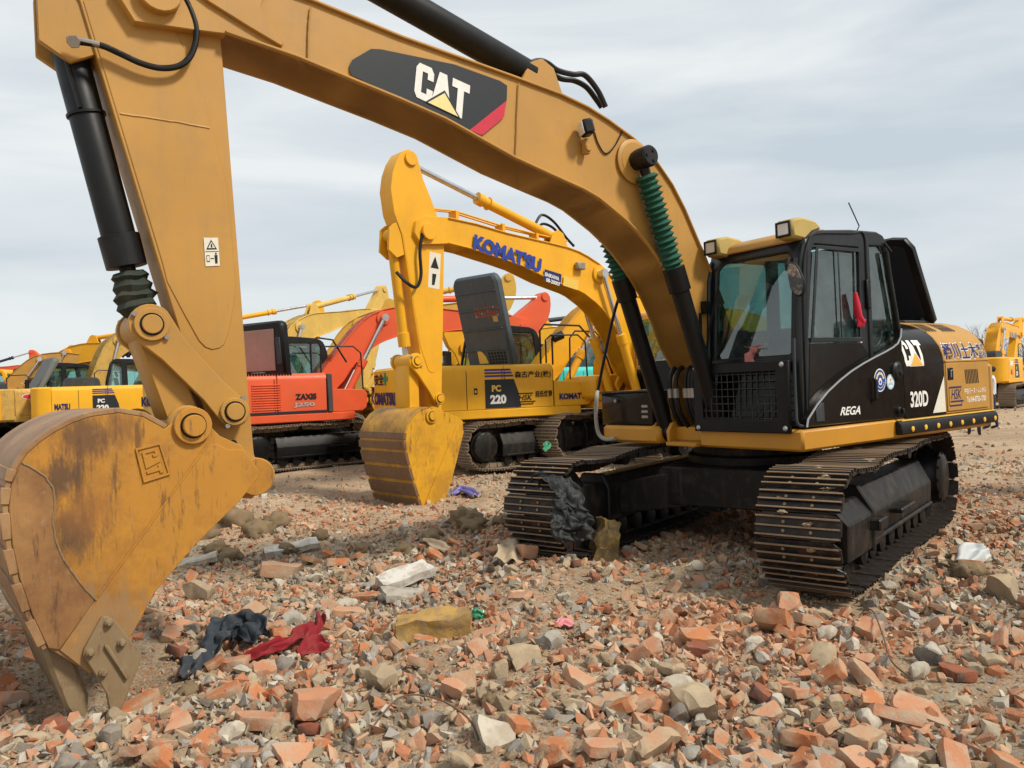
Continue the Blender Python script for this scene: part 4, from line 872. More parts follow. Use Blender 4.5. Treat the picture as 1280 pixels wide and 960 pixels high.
# yellow rear housing lettering
d = Decal((0, .0016, .0014)); d.cut = 8
for s_, x0, w_ in (('桶', -1.345, .165), ('川', -1.53, .15), ('土', -1.705, .16), ('木', -1.88, .165)):
    for layer, mt, bo in ((0, WHITE, .06), (2, NAVY, .018)):
        f_ = (lambda x0, w_, e: lambda u, v: on_hood(x0 + .0 - (u * (1 + 2 * e) - e) * w_, .55 + (v * (1 + 2 * e) - e) * .17, lift=.006))(x0, w_, .07 if layer == 0 else 0)
        d.text(f_, s_, mt, layer, bo)
for s_, x0, s0 in (('株', -2.06, .635), ('式', -2.145, .635), ('会', -2.06, .55), ('社', -2.145, .55)):
    for layer, mt, bo in ((0, WHITE, .07), (2, NAVY, .01)):
        f_ = (lambda x0, s0, e: lambda u, v: on_hood(x0 - (u * (1 + 2 * e) - e) * .075, s0 + (v * (1 + 2 * e) - e) * .075, lift=.006))(x0, s0, .07 if layer == 0 else 0)
        d.text(f_, s_, mt, layer, bo)
d.done('owner_lettering', yh); d.cut = 0
def logo_box(d, q, ink, layer=0):
    t_ = .035
    for p in ([(0, .08), (t_, .08), (t_, .92), (0, .92)], [(.03, .90), (.92, .90), (.92, .985), (.03, .985)], [(.03, .02), (.92, .02), (.92, .10), (.03, .10)], [(.10, .22), (1.06, .22), (1.02, .30), (.10, .30)], [(.89, .10), (.925, .10), (.925, .22), (.89, .22)]):
        d.shape(q, p, ink, layer)
d = Decal(up); q = quad([(-1.36, 1.3525, 1.265), (-1.64, 1.3525, 1.265), (-1.64, 1.3525, 1.475), (-1.36, 1.3525, 1.475)]); logo_box(d, q, NAVY)
d.text(quad([q(.16, .36), q(.90, .36), q(.90, .86), q(.16, .86)]), 'HSK', NAVY, 0, .01, .28); d.done('logo_print', yh)
for s_, z0, x0, x1 in (('中古リース・レンタル', 1.385, -1.68, -2.14), ('Tel 04-8750-1700', 1.295, -1.72, -2.13)):
    d = Decal(up); q = quad([(x0, 1.3525, z0), (x1, 1.3525, z0), (x1, 1.3525, z0 + .06), (x0, 1.3525, z0 + .06)]); d.text(q, s_, WHITE, 0, .02); d.done('door_lettering', yh)
# things hung in the cab
def rag(name, label, cat_, pts, wd, mat, parent=None, seed=0, fold=.3, nrm=(0.2, -.98, .1), n=7, rough=.35):
    """a limp strip of cloth along a path, folded across its width"""
    P = smooth_path(pts, 5 if n < 9 else 9); vs = []; vd = Vector(nrm)
    for i, p in enumerate(P):
        w = wd[min(len(wd) - 1, int(i / max(1, len(P) - 1) * (len(wd) - 1) + .5))]
        dd = (P[min(i + 1, len(P) - 1)] - P[max(0, i - 1)]).normalized(); sdv = dd.cross(vd); sdv = sdv.normalized() if sdv.length > .1 else Vector((1, 0, 0)); nn = sdv.cross(dd)
        for k in range(n):
            t = k / (n - 1) * 2 - 1; q = p + sdv * (w * t) + nn * (fold * w * math.sin(t * 5 + seed + i * .35)); vs.append(q + Vector((noise.noise(q * 14 + Vector((seed, 0, 0))), noise.noise(q * 14 + Vector((0, seed, 0))), noise.noise(q * 14))) * w * rough + nn * ((abs(noise.noise(q * 20 + Vector((seed, seed, 0)))) * .6 + abs(noise.noise(q * 48 + Vector((0, seed, seed)))) * .35) * w * (n > 8)))
    fs = [(i * n + k, i * n + k + 1, (i + 1) * n + k + 1, (i + 1) * n + k) for i in range(len(P) - 1) for k in range(n - 1)]
    mb = MB(); mb.add(vs, fs); o = mb.build(name, mat, parent, ang=180)
    md = o.modifiers.new('thickness', 'SOLIDIFY'); md.thickness = .008; sb_ = o.modifiers.new('soft', 'SUBSURF'); sb_.levels = 1; sb_.render_levels = 1; md.thickness = .004
    return tag(o, label, cat_)
def cw(p): v = M4 @ Vector(p); return (v.x, v.y, v.z)
g = MB(); gx = [cw(p) for p in l3([(1069, 366), (1071, 380), (1073, 395), (1078, 403)], 1, 1.30)]
g.tube(gx, [.018, .03, .034, .03], 10); g.tube([cw(p) for p in l3([(1074, 394), (1079, 400), (1082, 400)], 1, 1.30)], [.012, .013, .008], 7)
for k in range(4): g.tube([cw(p) for p in l3([(1071.5 + k * 1.8, 398), (1073 + k * 1.9, 403), (1072.5 + k * 2.3, 408 + (k % 2))], 1, 1.30 + .004 * k)], [.013, .012, .007], 7)
tag(g.build('rubber_glove', REDC, None), 'limp red rubber glove hanging at the side window of the near cab', 'glove')
rag('pink_cloth', 'faded pink cloth hanging inside the windscreen of the near cab', 'cloth', [cw(p) for p in l3([(944, 430), (946, 438), (944, 448), (947, 457)], 0, .90)], [.13, .07, .10, .13], PINK, seed=2)
rag('pink_glove', 'small pink work glove lying at the foot of the near windscreen', 'glove', [cw(p) for p in l3([(941, 420), (950, 422), (962, 421)], 0, .85)], [.04, .05, .04], PINK, seed=4)

# ------------------------------------------------------------------ the other excavators of the yard
def side(d, body, x, z, h, mat, sd_=-1, layer=1, bold=.03, shear=0, y=1.345, sp=1.0, w=None):
    """print on the machine's flank: x is where the line begins as read"""
    asp = text_geom(body, bold, shear, sp)[2]; w = w or asp * h
    q = quad([(x, y * sd_, z), (x - w * sd_, y * sd_, z), (x - w * sd_, y * sd_, z + h), (x, y * sd_, z + h)])
    d.text(q, body, mat, layer, bold, shear, sp)
def rear(d, body, y, z, h, mat, x=-2.79, layer=1, bold=.03, w=None):
    w = w or text_geom(body, bold)[2] * h
    d.text(quad([(x, y, z), (x, y - w, z), (x, y - w, z + h), (x, y, z + h)]), body, mat, layer, bold)
def patch(d, pts, mat, sd_=-1, y=1.342, layer=0):
    d.shape(lambda a, b: Vector((a, y * sd_, b)), pts, mat, layer)
def onboom(d, a, body, p, ang, h, mat, sd_, y=.242, bold=.03, layer=1, w=None):
    w = w or text_geom(body, bold)[2] * h; c = math.cos(ang); s = math.sin(ang); B = a['B']
    def f(u, v):
        uu = u * w * (1 if sd_ < 0 else -1); q = B((p[0] + uu * c - v * h * s, p[1] + uu * s + v * h * c)); return Vector((q[0], y * sd_, q[1]))
    d.text(f, body, mat, layer, bold)
def plate_220(root, col=YELP):
    d = Decal(L1)
    o = -.34
    patch(d, [(o - .78, 1.22), (o - .02, 1.22), (o - .06, 1.5), (o - .16, 1.78), (o - .78, 1.78)], SLATE)
    side(d, 'PC', o - .64, 1.54, .13, col, bold=.05); side(d, '220', o - .68, 1.30, .18, WHITE, bold=.05)
    for k in range(3): patch(d, [(o - .78, 1.83 + k * .06), (o - .16 - k * .03, 1.83 + k * .06), (o - .18 - k * .03, 1.865 + k * .06), (o - .78, 1.865 + k * .06)], flat('stripe_blue', (.03, .04, .22)))
    d.done('model_plate', root)
L1, L2 = (0, -.0025, 0), (0, .0025, 0)
# golden machine with its bucket down, behind the near one's boom
PG = pal(GOLD2, cabm=paint('ochre_cab_paint', (.60, .30, .04), .45), bucket=(BKTG, STRIPG, TOOTH, SHELLG), sct=.56)
ga, aa = excavator('excavator', 'golden yellow excavator facing left with its bucket set on the ground behind the near boom', (2.95, 16.2), 221.7, PG, br=-2.2, sr=7.6, kr=-28, trz=3, solo=True, hood='none', far=False, z=.10)
d = Decal(L2); onboom(d, aa, "KOMAT'SU", (4.86, 3.97), R(13), .27, BLUEP, 1, y=.266, bold=.06, w=1.55)
B_ = aa['B']
for poly, mt, ly_ in (([(3.28, 3.50), (2.86, 3.41), (2.82, 3.62), (3.24, 3.70)], NAVY, 0), ([(2.80, 3.42), (2.42, 3.34), (2.38, 3.52), (2.76, 3.60)], YELP, 0)):
    d.add([Vector((B_(p)[0], .266, B_(p)[1])) for p in poly], [(0, 1, 2, 3)], d._m(mt))
onboom(d, aa, 'ISHIKAWA', (3.25, 3.58), R(13), .07, WHITE, 1, y=.266, w=.36); onboom(d, aa, '08-20007', (3.23, 3.48), R(13), .07, WHITE, 1, y=.266, w=.36)
d.done('boom_lettering', aa['boom'])
d = Decal(L2); S_ = aa['S']
for poly, mt in (([(5.62, 3.35), (5.40, 3.35), (5.40, 3.92), (5.62, 3.92)], CREAM), ([(5.59, 3.67), (5.43, 3.67), (5.51, 3.86)], INK), ([(5.55, 3.40), (5.50, 3.40), (5.47, 3.58), (5.55, 3.58)], INK)):
    d.add([Vector((S_(p)[0], .168 + (.003 if mt is INK else 0), S_(p)[1])) for p in poly], [tuple(range(len(poly)))], d._m(mt))
d.done('warning_sticker', aa['stick'])
hs = [(S_(p)[0], y, S_(p)[1]) for p, y in (((5.6, 4.3), .19), ((5.78, 4.25), .24), ((5.86, 3.9), .25), ((5.82, 3.5), .25), ((5.9, 3.3), .25), ((6.08, 3.35), .24), ((6.2, 3.5), .14))]
MB().tube([tuple(p) for p in smooth_path(hs)], .026, 8).build('bucket_hose', RUBBER, aa['stick'])
mb = MB()
for y_ in (-.05, .05):
    mb.tube([(B_(p)[0], y_, B_(p)[1]) for p in ((5.6, 4.62), (5.0, 4.62), (4.0, 4.45), (3.2, 4.36), (2.4, 4.28))], .018, 6)
for p in ((5.0, 4.52), (4.0, 4.38), (3.2, 4.27)): q = B_(p); mb.box((q[0], 0, q[1]), (.06, .2, .2))
mb.build('boom_pipes', GOLD2, aa['boom'])
mb = MB(); mb.tube([tuple(p) for p in smooth_path([(B_(p)[0], .03, B_(p)[1]) for p in ((3.2, 4.5), (3.0, 4.72), (2.7, 4.62), (2.4, 4.35), (2.2, 4.2))])], .025, 7); mb.tube([tuple(p) for p in smooth_path([(B_(p)[0], -.05, B_(p)[1]) for p in ((3.1, 4.45), (2.9, 4.58), (2.6, 4.5), (2.4, 4.25))])], .025, 7); mb.build('hydraulic_hose', RUBBER, aa['boom'])
mb = MB(); q = B_((2.35, 3.78)); mb.box((q[0], .30, q[1]), (.20, .10, .13)); mb.build('work_lamp', STEEL, aa['boom'], bev=.015)
# golden machine with its dark hood thrown open
gb, ab = excavator('excavator', 'golden yellow excavator facing right with its big dark engine hood thrown open', (-.05, 16.8), 24, pal(GOLD), br=-13, sr=-62, kr=20, toff=(.1, .25), trz=12, solo=True, hood='none', far=False)
plate_220(gb); d = Decal(L1); side(d, '森古产业(株)', -.48, 1.78, .15, INK, bold=.02, w=.80); d.done('owner_lettering', gb); d = Decal(L1); side(d, "KOMAT'SU", .50, 1.33, .13, NAVY, bold=.05, y=1.343, w=.70)
d.done('maker_lettering', gb); d = Decal(L1); logo_box(d, quad([(-.48, -1.345, 1.26), (-.06, -1.345, 1.26), (-.06, -1.345, 1.50), (-.48, -1.345, 1.50)]), INK); side(d, 'HSK', -.41, 1.35, .11, INK, bold=.01, shear=.25, w=.30)
d.done('logo_print', gb); d = Decal(L1); side(d, '超低燃費', -.04, 1.40, .13, INK, bold=.015, w=.38); d.done('fuel_lettering', gb); d = Decal(L1); patch(d, [(-1.35, 1.5), (-1.28, 1.5), (-1.28, 1.62), (-1.35, 1.62)], INK); patch(d, [(-1.335, 1.53), (-1.30, 1.53), (-1.30, 1.58), (-1.335, 1.58)], YELP, layer=1)
d.done('side_lettering', gb); d = Decal((-.0025, 0, 0)); rear(d, '安全', .70, 1.74, .24, INK, w=.75); rear(d, 'KOMATSU', 1.0, 1.34, .26, NAVY, bold=.06, w=1.9)
f_ = lambda y, z: Vector((-2.79, y, z)); d.shape(f_, [(.02, 1.82), (.02, 1.91), (-.34, 1.91), (-.34, 1.82)], GREENP, 0); d.shape(f_, [(-.11, 1.74), (-.11, 1.99), (-.21, 1.99), (-.21, 1.74)], GREENP, 1)
d.done('rear_lettering', gb)
def open_hood(root, base, wid, hgt, lean, yaw, mat, kind):
    """an engine hood standing on its hinge: outer face with ribs and louvres, or the lined inner face"""
    mb = MB(); pl = [(-wid / 2, 0), (wid / 2, 0), (wid / 2, hgt * .93), (wid / 2 - .1, hgt), (-wid / 2 + .1, hgt), (-wid / 2, hgt * .93)]
    mb.prism(pl, 0, .22, 'z')
    tr_ = Matrix.Rotation(R(yaw), 3, 'Z') @ Matrix.Rotation(R(90 + lean), 3, 'X'); b0 = Vector(base)
    put = lambda v: b0 + tr_ @ v
    mb.tf(put); h = mb.build('engine_hood', mat, root, bev=.05)
    if kind == 'out':
        for z0 in (.20, .42, .63, .82):
            MB().prism([(-wid / 2 + .04, hgt * z0), (wid / 2 - .04, hgt * z0), (wid / 2 - .06, hgt * z0 + .035), (-wid / 2 + .06, hgt * z0 + .035)], .215, .245, 'z').tf(put).build('hood_rib', mat, h, bev=.012)
        mb = MB()
        for i in range(8):
            for j in range(4): mb.prism([(-.12 + i * .085, hgt * .56 + j * .055), (-.065 + i * .085, hgt * .56 + j * .055), (-.065 + i * .085, hgt * .56 + j * .055 + .038), (-.12 + i * .085, hgt * .56 + j * .055 + .038)], .218, .224, 'z', m=0 if (i * 3 + j) % 7 else 1)
        mb.tf(put).build('hood_louvre', [flat('rusty_louvre', (.33, .07, .04)), STEEL], h)
        mb = MB()
        for i in range(6):
            for j in range(4): mb.prism([(.02 + i * .085, .10 + j * .065), (.08 + i * .085, .10 + j * .065), (.08 + i * .085, .148 + j * .065), (.02 + i * .085, .148 + j * .065)], .218, .224, 'z')
        mb.tf(put).build('hood_slot', INK, h)
        MB().prism([(-.27, .12), (-.02, .12), (-.06, .26), (-.14, .36), (-.27, .42)], .215, .226, 'z').tf(put).build('hood_flash', YELP, h)
        MB().prism([(.35, hgt * .50), (.48, hgt * .50), (.48, hgt * .56), (.35, hgt * .56)], .215, .225, 'z').tf(put).build('hood_label', TAN, h)
    elif kind == 'in':
        MB().prism([(-wid / 2 + .05, .12), (wid / 2 - .28, .12), (wid / 2 - .24, hgt * .86), (-wid / 2 + .08, hgt * .86)], .215, .235, 'z').tf(put).build('hood_lining', INSUL, h, bev=.01)
        MB().prism([(wid / 2 - .2, .25), (wid / 2 - .06, .25), (wid / 2 - .06, hgt * .7), (wid / 2 - .2, hgt * .7)], .215, .25, 'z').tf(put).build('hood_brace', PLAST, h, bev=.01)
        MB().prism([(-.3, .04), (.15, .04), (.15, .10), (-.3, .10)], .215, .24, 'z').tf(put).build('hood_sill', STEEL, h, bev=.01)
    else:
        for x0 in (-.45, -.05, .30): MB().prism([(x0, .1), (x0 + .12, .1), (x0 + .12, hgt - .1), (x0, hgt - .1)], .215, .25, 'z').tf(put).build('hood_rib', mat, h, bev=.012)
        MB().prism([(.45, .05), (.66, .05), (.66, hgt - .05), (.45, hgt - .05)], .215, .24, 'z').tf(put).build('hood_band', YELP, h)
    return h
open_hood(gb, (-.48, -.50, 2.06), 1.25, 1.92, 14, -66, paint('slate_hood', (.05, .07, .088), .5, dirt=.2), 'out').data.name = 'engine_hood'
mb = MB(); mb.tube([(.25, -1.05, 2.05), (.25, -1.05, 2.75), (.36, -1.05, 2.88), (1.15, -1.1, 2.85), (1.75, -1.15, 2.2), (2.0, -1.15, 1.5)], .022, 7); mb.build('handrail', RUBBER, gb)
mb = MB(); mb.tube([(.55, -1.0, 2.05), (.55, -1.0, 2.6)], .02, 6); mb.lathe((.55, -1.02, 2.58), (.80, -1.04, 2.68), [(0, .02), (.1, .09), (.9, .09), (1, .02)], 10); mb.build('mirror', RUBBER, gb)
# orange red machine
rc, ac = excavator('excavator', 'orange red excavator with its lined engine hood standing open behind the near stick', (-5.05, 18.0), 30, pal(RED, frame=BLACK), br=-11, sr=-14, kr=20, toff=(.2, .2), trz=10, solo=True, hood='none', far=False)
d = Decal(L1); side(d, 'ZAXIS', -.32, 1.50, .13, INK, bold=.05, w=.46); side(d, 'J250', -.36, 1.33, .11, GREYT, bold=.04, w=.46)
patch(d, [(-1.55, 1.205), (.38, 1.205), (.38, 1.26), (-1.3, 1.26)], SLATE); patch(d, [(-2.0, 1.60), (-1.72, 1.60), (-1.72, 1.84), (-2.0, 1.84)], CREAM); patch(d, [(-1.92, 1.68), (-1.80, 1.68), (-1.80, 1.76), (-1.92, 1.76)], INK, layer=1)
d.done('side_lettering', rc)
mb = MB()
for k in range(11): mb.bb(-1.22, -.62, -1.352, -1.32, 1.30 + k * .052, 1.325 + k * .052)
mb.build('vent_louvre', RED, rc, bev=.004)
mb = MB()
for k in range(16): mb.bb(-1.3 + k * .06, -1.27 + k * .06, -1.30, -1.1, 2.02, 2.09)
mb.build('roof_vent', BLACK, rc)
MB().bb(.39, .50, -1.36, -1.0, 1.2, 2.05).build('front_trim', GREYP, rc, bev=.02)
open_hood(rc, (-.62, -.3, 2.05), 1.55, 1.2, 4, -62, BLACK, 'in')
mb = MB(); mb.tube([(.1, -1.15, 2.05), (.1, -1.15, 2.75), (.25, -1.15, 2.85), (.6, -1.15, 2.8), (.9, -1.15, 2.3)], .022, 7); mb.build('handrail', RUBBER, rc)
# pale yellow machine behind the red one
pd, ad = excavator('excavator', 'pale yellow excavator whose low boom arches behind the orange red machine', (-6.3, 22.5), 12, pal(PALE, boom=paint('dull_yellow_paint', (.62, .36, .05), .5, dirt=.2)), br=-3, sr=-10)
# left: clean golden machine with numbered flank
ge, ae = excavator('excavator', 'golden yellow excavator with a numbered black panel on its flank behind the near bucket', (-12.75, 25.9), 30, pal(GOLD), br=-3, sr=-10, hood='closed')
plate_220(ge, WHITE); d = Decal(L1); side(d, 'MATSU', -2.15, 1.36, .20, NAVY, bold=.05, w=.42); d.done('flank_lettering', ge); d = Decal((-.0025, 0, 0)); rear(d, 'KOMATSU', .7, 1.36, .24, NAVY, bold=.06, w=1.3); d.done('side_lettering', ge)
gp2, ap2 = excavator('excavator', 'golden yellow excavator with lettered boom behind the numbered one at the left', (-19.1, 30.3), -4, pal(GOLD2), br=-8, sr=-12)
d = Decal(L1); onboom(d, ap2, "KOMAT'SU", (3.5, 3.62), R(8), .34, NAVY, -1, y=.266, bold=.05, w=1.7); d.done('boom_lettering', ap2['boom'])
# dirty pale machine with tilted hood
dt, adt = excavator('excavator', 'dirty pale yellow excavator with its ribbed dark hood tilted up at far left', (-15.5, 27.3), 52, pal(paint('dirty_yellow_paint', (.50, .31, .07), .6, dirt=.55, dirtcol=(.10, .06, .03))), br=6, sr=-20, hood='none')
open_hood(dt, (-1.2, .2, 2.05), 1.55, 1.25, 28, 80, paint('grey_hood', (.10, .11, .11), .55, dirt=.3), 'rib')
d = Decal((-.003, 0, 0)); f_ = lambda y, z: Vector((-2.795, y, z)); d.shape(f_, [(-.05, 1.15), (-1.05, 1.15), (-1.05, 1.85), (-.05, 1.85)], SLATE, 0); d.cat(quad([(-2.795, -.12, 1.25), (-2.795, -.98, 1.25), (-2.795, -.98, 1.75), (-2.795, -.12, 1.75)]), WHITE, YELP, SLATE, 1); d.done('rear_badge', dt)
d = Decal(L1); d.ring(lambda a, b: Vector((a, -1.344, b)), -1.8, 1.82, .22, .09, WHITE, 0); d.ring(lambda a, b: Vector((a, -1.344, b)), -1.8, 1.82, .20, .075, REDP, 1); d.done('maker_sticker', dt)
gl, agl = excavator('excavator', 'golden yellow excavator with yellow framed cab cut off by the left edge of the photo', (-18.9, 25.3), 188, pal(GOLD2, cabm=GOLD2), br=-4, sr=-12)
bw, abw = excavator('excavator', 'brownish yellow excavator with low arched boom behind the leftmost yellow cab', (-20.2, 29.5), 10, pal(paint('brown_yellow_paint', (.50, .27, .06), .5), cabm=GOLD2), br=-16, sr=-12)
d = Decal(L2); patch(d, [(-.9, 1.35), (-1.35, 1.35), (-1.35, 1.75), (-.9, 1.75)], CREAM, sd_=1); d.done('side_sticker', gl)
rf_, arf = excavator('excavator', 'distant red excavator with a dark ram along its boom at the far left', (-38.0, 52.0), 5, pal(RED, ram2=paint('blue_black_ram', (.02, .02, .06), .4)), br=-4, sr=30)
ph, aph = excavator('excavator', 'pale cream yellow excavator showing its lettered tail between bucket and stick of the near one', (-7.5, 22.3), 62, pal(PALE, cabm=GOLD2), br=0, sr=-10)
d = Decal(L1); rear(d, 'KOMATSU', 1.0, 1.42, .26, NAVY, bold=.06, w=1.5); d.done('rear_lettering', ph)
# dark grey pair with white lettering, and what stands between
v1, av1 = excavator('excavator', 'dark grey excavator with white lettered boom right behind the open slate hood', (-2.1, 28.5), 14, pal(GREYP), br=-9, sr=-6)
d = Decal(L1); onboom(d, av1, 'VOLVO', (3.3, 3.50), R(9), .42, WHITE, -1, y=.266, bold=.03, w=1.7); d.done('boom_lettering', av1['boom'])
v2, av2 = excavator('excavator', 'dark grey excavator with steep hose covered boom behind the golden rams', (1.0, 25.5), 22, pal(GREYP), br=-5, sr=-6)
d = Decal(L1); onboom(d, av2, 'VOLVO', (3.1, 3.46), R(9), .42, WHITE, -1, y=.266, bold=.03, w=1.7); d.done('boom_lettering', av2['boom'])
mb = MB()
for k in range(6): mb.tube([(av2['B'](p)[0], -.2 + k * .07, av2['B'](p)[1] + .05) for p in ((2.4, 4.1), (1.8, 3.92), (1.3, 3.55), (.95, 2.95), (.6, 2.3))], .028, 6)
mb.build('hydraulic_hose', RUBBER, av2['boom'])
cy, acy = excavator('excavator', 'turquoise excavator glimpsed between the golden machines in the middle', (2.2, 22.6), 40, pal(CYAN, cabm=CREAM), br=-16, sr=-10, hood='closed')
d = Decal(L1); side(d, 'KOBELCO', -.9, 1.45, .28, WHITE, bold=.04, w=1.3); side(d, '油圧ショベル', -1.0, 1.84, .12, INK, bold=.02, w=1.0); d.done('side_lettering', cy)
yk, ayk = excavator('excavator', 'yellow excavator with black hood seen behind the turquoise one', (4.1, 28.0), 205, pal(GOLD), br=-14, sr=4)
# one standing to the right of the camera: the near cab's side glass mirrors it
ow, aow = excavator('excavator', 'brownish yellow excavator out of frame at the right that the near cab glass mirrors', (15.5, 8.6), 172, pal(paint('mirrored_yellow_paint', (.45, .24, .05), .5)), br=-4, sr=6)
# far right
mk, amk = excavator('excavator', 'golden yellow excavator folded up far away at the right edge', (20.7, 34.0), 46, pal(GOLD2), br=-10, sr=-24, kr=28, toff=(0, 0))
plate_220(mk); d = Decal(L1); patch(d, [(-1.9, 1.35), (-1.6, 1.35), (-1.65, 1.5), (-1.8, 1.6), (-1.9, 1.5)], REDP); patch(d, [(-2.0, 1.72), (-1.45, 1.72), (-1.45, 1.92), (-2.0, 1.92)], CREAM); side(d, 'KOMATSU', .45, 1.5, .14, NAVY, bold=.05, w=.7); onboom(d, amk, 'KOMATSU', (3.4, 3.55), R(9), .3, GREYT, -1, y=.266, bold=.05, w=1.5); d.done('side_lettering', mk)

# ------------------------------------------------------------------ ground
def _h(ix, iy, s):
    n = (ix * 374761393 + iy * 668265263 + s * 974711) & 0xffffffff
    n = ((n ^ (n >> 13)) * 1274126177) & 0xffffffff
    return ((n ^ (n >> 16)) & 0xffff) / 65535.0
def vn(x, y, s=0):
    x = np.asarray(x, float); y = np.asarray(y, float); ix = np.floor(x).astype(np.int64); iy = np.floor(y).astype(np.int64); fx_ = x - ix; fy = y - iy
    u = fx_ * fx_ * (3 - 2 * fx_); v = fy * fy * (3 - 2 * fy)
    return (_h(ix, iy, s) * (1 - u) + _h(ix + 1, iy, s) * u) * (1 - v) + (_h(ix, iy + 1, s) * (1 - u) + _h(ix + 1, iy + 1, s) * u) * v - .5
MOUND = []
def gz(x, y):
    x = np.asarray(x, float); y = np.asarray(y, float)
    near = np.clip(1.3 - y / 40, .35, 1)
    z = near * (.16 * vn(x * .45, y * .45, 1) + .10 * vn(x * 1.1, y * 1.1, 2) + .06 * vn(x * 2.6, y * 2.6, 3) + .03 * vn(x * 7, y * 7, 4) + .016 * vn(x * 17, y * 17, 5))
    for mx, my, h, r in MOUND: z = z + h * np.exp(-((x - mx) ** 2 + (y - my) ** 2) / (r * r))
    return z - .02
def gp(px, py, lift=0.0):
    """where the photograph's pixel meets the ground"""
    o = np.array([0, 0, CAM_H]); d = CAMW @ np.array([(px - 640) / FPX, 1, (480 - py) / FPX]); z = 0.0
    for _ in range(12):
        t = (z - CAM_H) / d[2]; p = o + d * t; z = z * .4 + .6 * float(gz(p[0], p[1]))
    return Vector((p[0], p[1], float(gz(p[0], p[1])) + lift))
for px, py, h, r in ((690, 740, .16, .8), (1010, 800, .10, .6), (560, 668, .12, .7), (330, 640, .14, 1.0), (860, 690, .05, .5), (300, 900, .05, .7), (760, 900, .06, .9), (1230, 730, .10, .8), (900, 655, .08, .5), (105, 850, -.13, .55), (40, 800, -.10, .6), (145, 870, -.05, .35)):
    p = gp(px, py); MOUND.append((p.x, p.y, h, r))
for x, y, dx, dy in ((2.2, 5.7, 1.0, 1.0), (-.2, 7.6, 1, 1)): MOUND.append((x + .3, y + .5, -.05, .8))
def axis(lo, hi, step, far0, far1, g=1.16):
    a = list(np.arange(lo, hi, step)); s = step; v = a[-1]
    while v < far1: s *= g; v += s; a.append(v)
    s = step; v = lo; b = []
    while v > far0: s *= g; v -= s; b.append(v)
    return np.array(list(reversed(b)) + a)
xs, ys = axis(-6, 7.5, .055, -900, 900), axis(2.2, 12, .055, -120, 1500)
X, Y = np.meshgrid(xs, ys); Z = gz(X, Y); Z = np.where(Y > 45, Z * .4, Z)
nx, ny = len(xs), len(ys); idx = np.arange(nx * ny).reshape(ny, nx)
qd = np.stack([idx[:-1, :-1], idx[:-1, 1:], idx[1:, 1:], idx[1:, :-1]], -1).reshape(-1, 4)
def np_mesh(name, co, faces, mat, tint=None, smooth=True):
    me = bpy.data.meshes.new(name); k = faces.shape[1]
    me.vertices.add(len(co)); me.vertices.foreach_set('co', co.astype(np.float32).ravel())
    me.loops.add(faces.size); me.loops.foreach_set('vertex_index', faces.astype(np.int32).ravel())
    me.polygons.add(len(faces)); me.polygons.foreach_set('loop_start', np.arange(0, faces.size, k, dtype=np.int32))
    me.polygons.foreach_set('use_smooth', [smooth] * len(faces))
    if tint is not None:
        at = me.color_attributes.new('tint', 'FLOAT_COLOR', 'POINT'); at.data.foreach_set('color', tint.astype(np.float32).ravel())
    me.materials.append(mat); me.update(calc_edges=True); me.validate()
    o = bpy.data.objects.new(name, me); COL.objects.link(o); return o
def ground_mat():
    m, t, b = _nodes('dirt_ground')
    n0 = _noise(t, .35, 6, .6); n1 = _noise(t, 2.3, 9, .7); n2 = _noise(t, 55, 10, .8); n3 = _noise(t, 1.1, 7, .65)
    c = _mix(t, _ramp(t, n0.outputs['Fac'], .38, .64).outputs[0], (.36, .26, .155), (.56, .43, .275))
    c = _mix(t, _mul(t, _ramp(t, n1.outputs['Fac'], .48, .70).outputs[0], .8), c, (.22, .15, .085))
    c = _mix(t, _mul(t, _ramp(t, n3.outputs['Fac'], .52, .70).outputs[0], .6), c, (.52, .28, .16))
    c = _mix(t, _mul(t, _ramp(t, n2.outputs['Fac'], .50, .68).outputs[0], .55), c, (.62, .52, .39))
    v = t.nodes.new('ShaderNodeTexVoronoi'); v.inputs['Scale'].default_value = 48; v.inputs['Randomness'].default_value = 1
    cc = t.nodes.new('ShaderNodeTexCoord'); t.links.new(cc.outputs['Object'], v.inputs['Vector'])
    sp = t.nodes.new('ShaderNodeSeparateColor'); t.links.new(v.outputs['Color'], sp.inputs[0])
    pebble = _ramp(t, sp.outputs[0], .0, 1.0, (.16, .12, .09, 1), (.50, .40, .30, 1)); e = pebble.color_ramp.elements.new(.45); e.color = (.46, .22, .12, 1); e = pebble.color_ramp.elements.new(.7); e.color = (.36, .34, .31, 1)
    c = _mix(t, _mul(t, _ramp(t, sp.outputs[1], .45, .55).outputs[0], .65), c, pebble.outputs[0])
    t.links.new(c, b.inputs['Base Color']); b.inputs['Roughness'].default_value = .95; b.inputs['Specular IOR Level'].default_value = .12
    ad = t.nodes.new('ShaderNodeMath'); ad.operation = 'ADD'; t.links.new(n2.outputs['Fac'], ad.inputs[0]); t.links.new(_mul(t, v.outputs['Distance'], -.5), ad.inputs[1])
    _bump(t, b, ad.outputs[0], 1.0, .02); return m
tag(np_mesh('ground', np.stack([X.ravel(), Y.ravel(), Z.ravel()], -1), qd, ground_mat()), kind='structure')

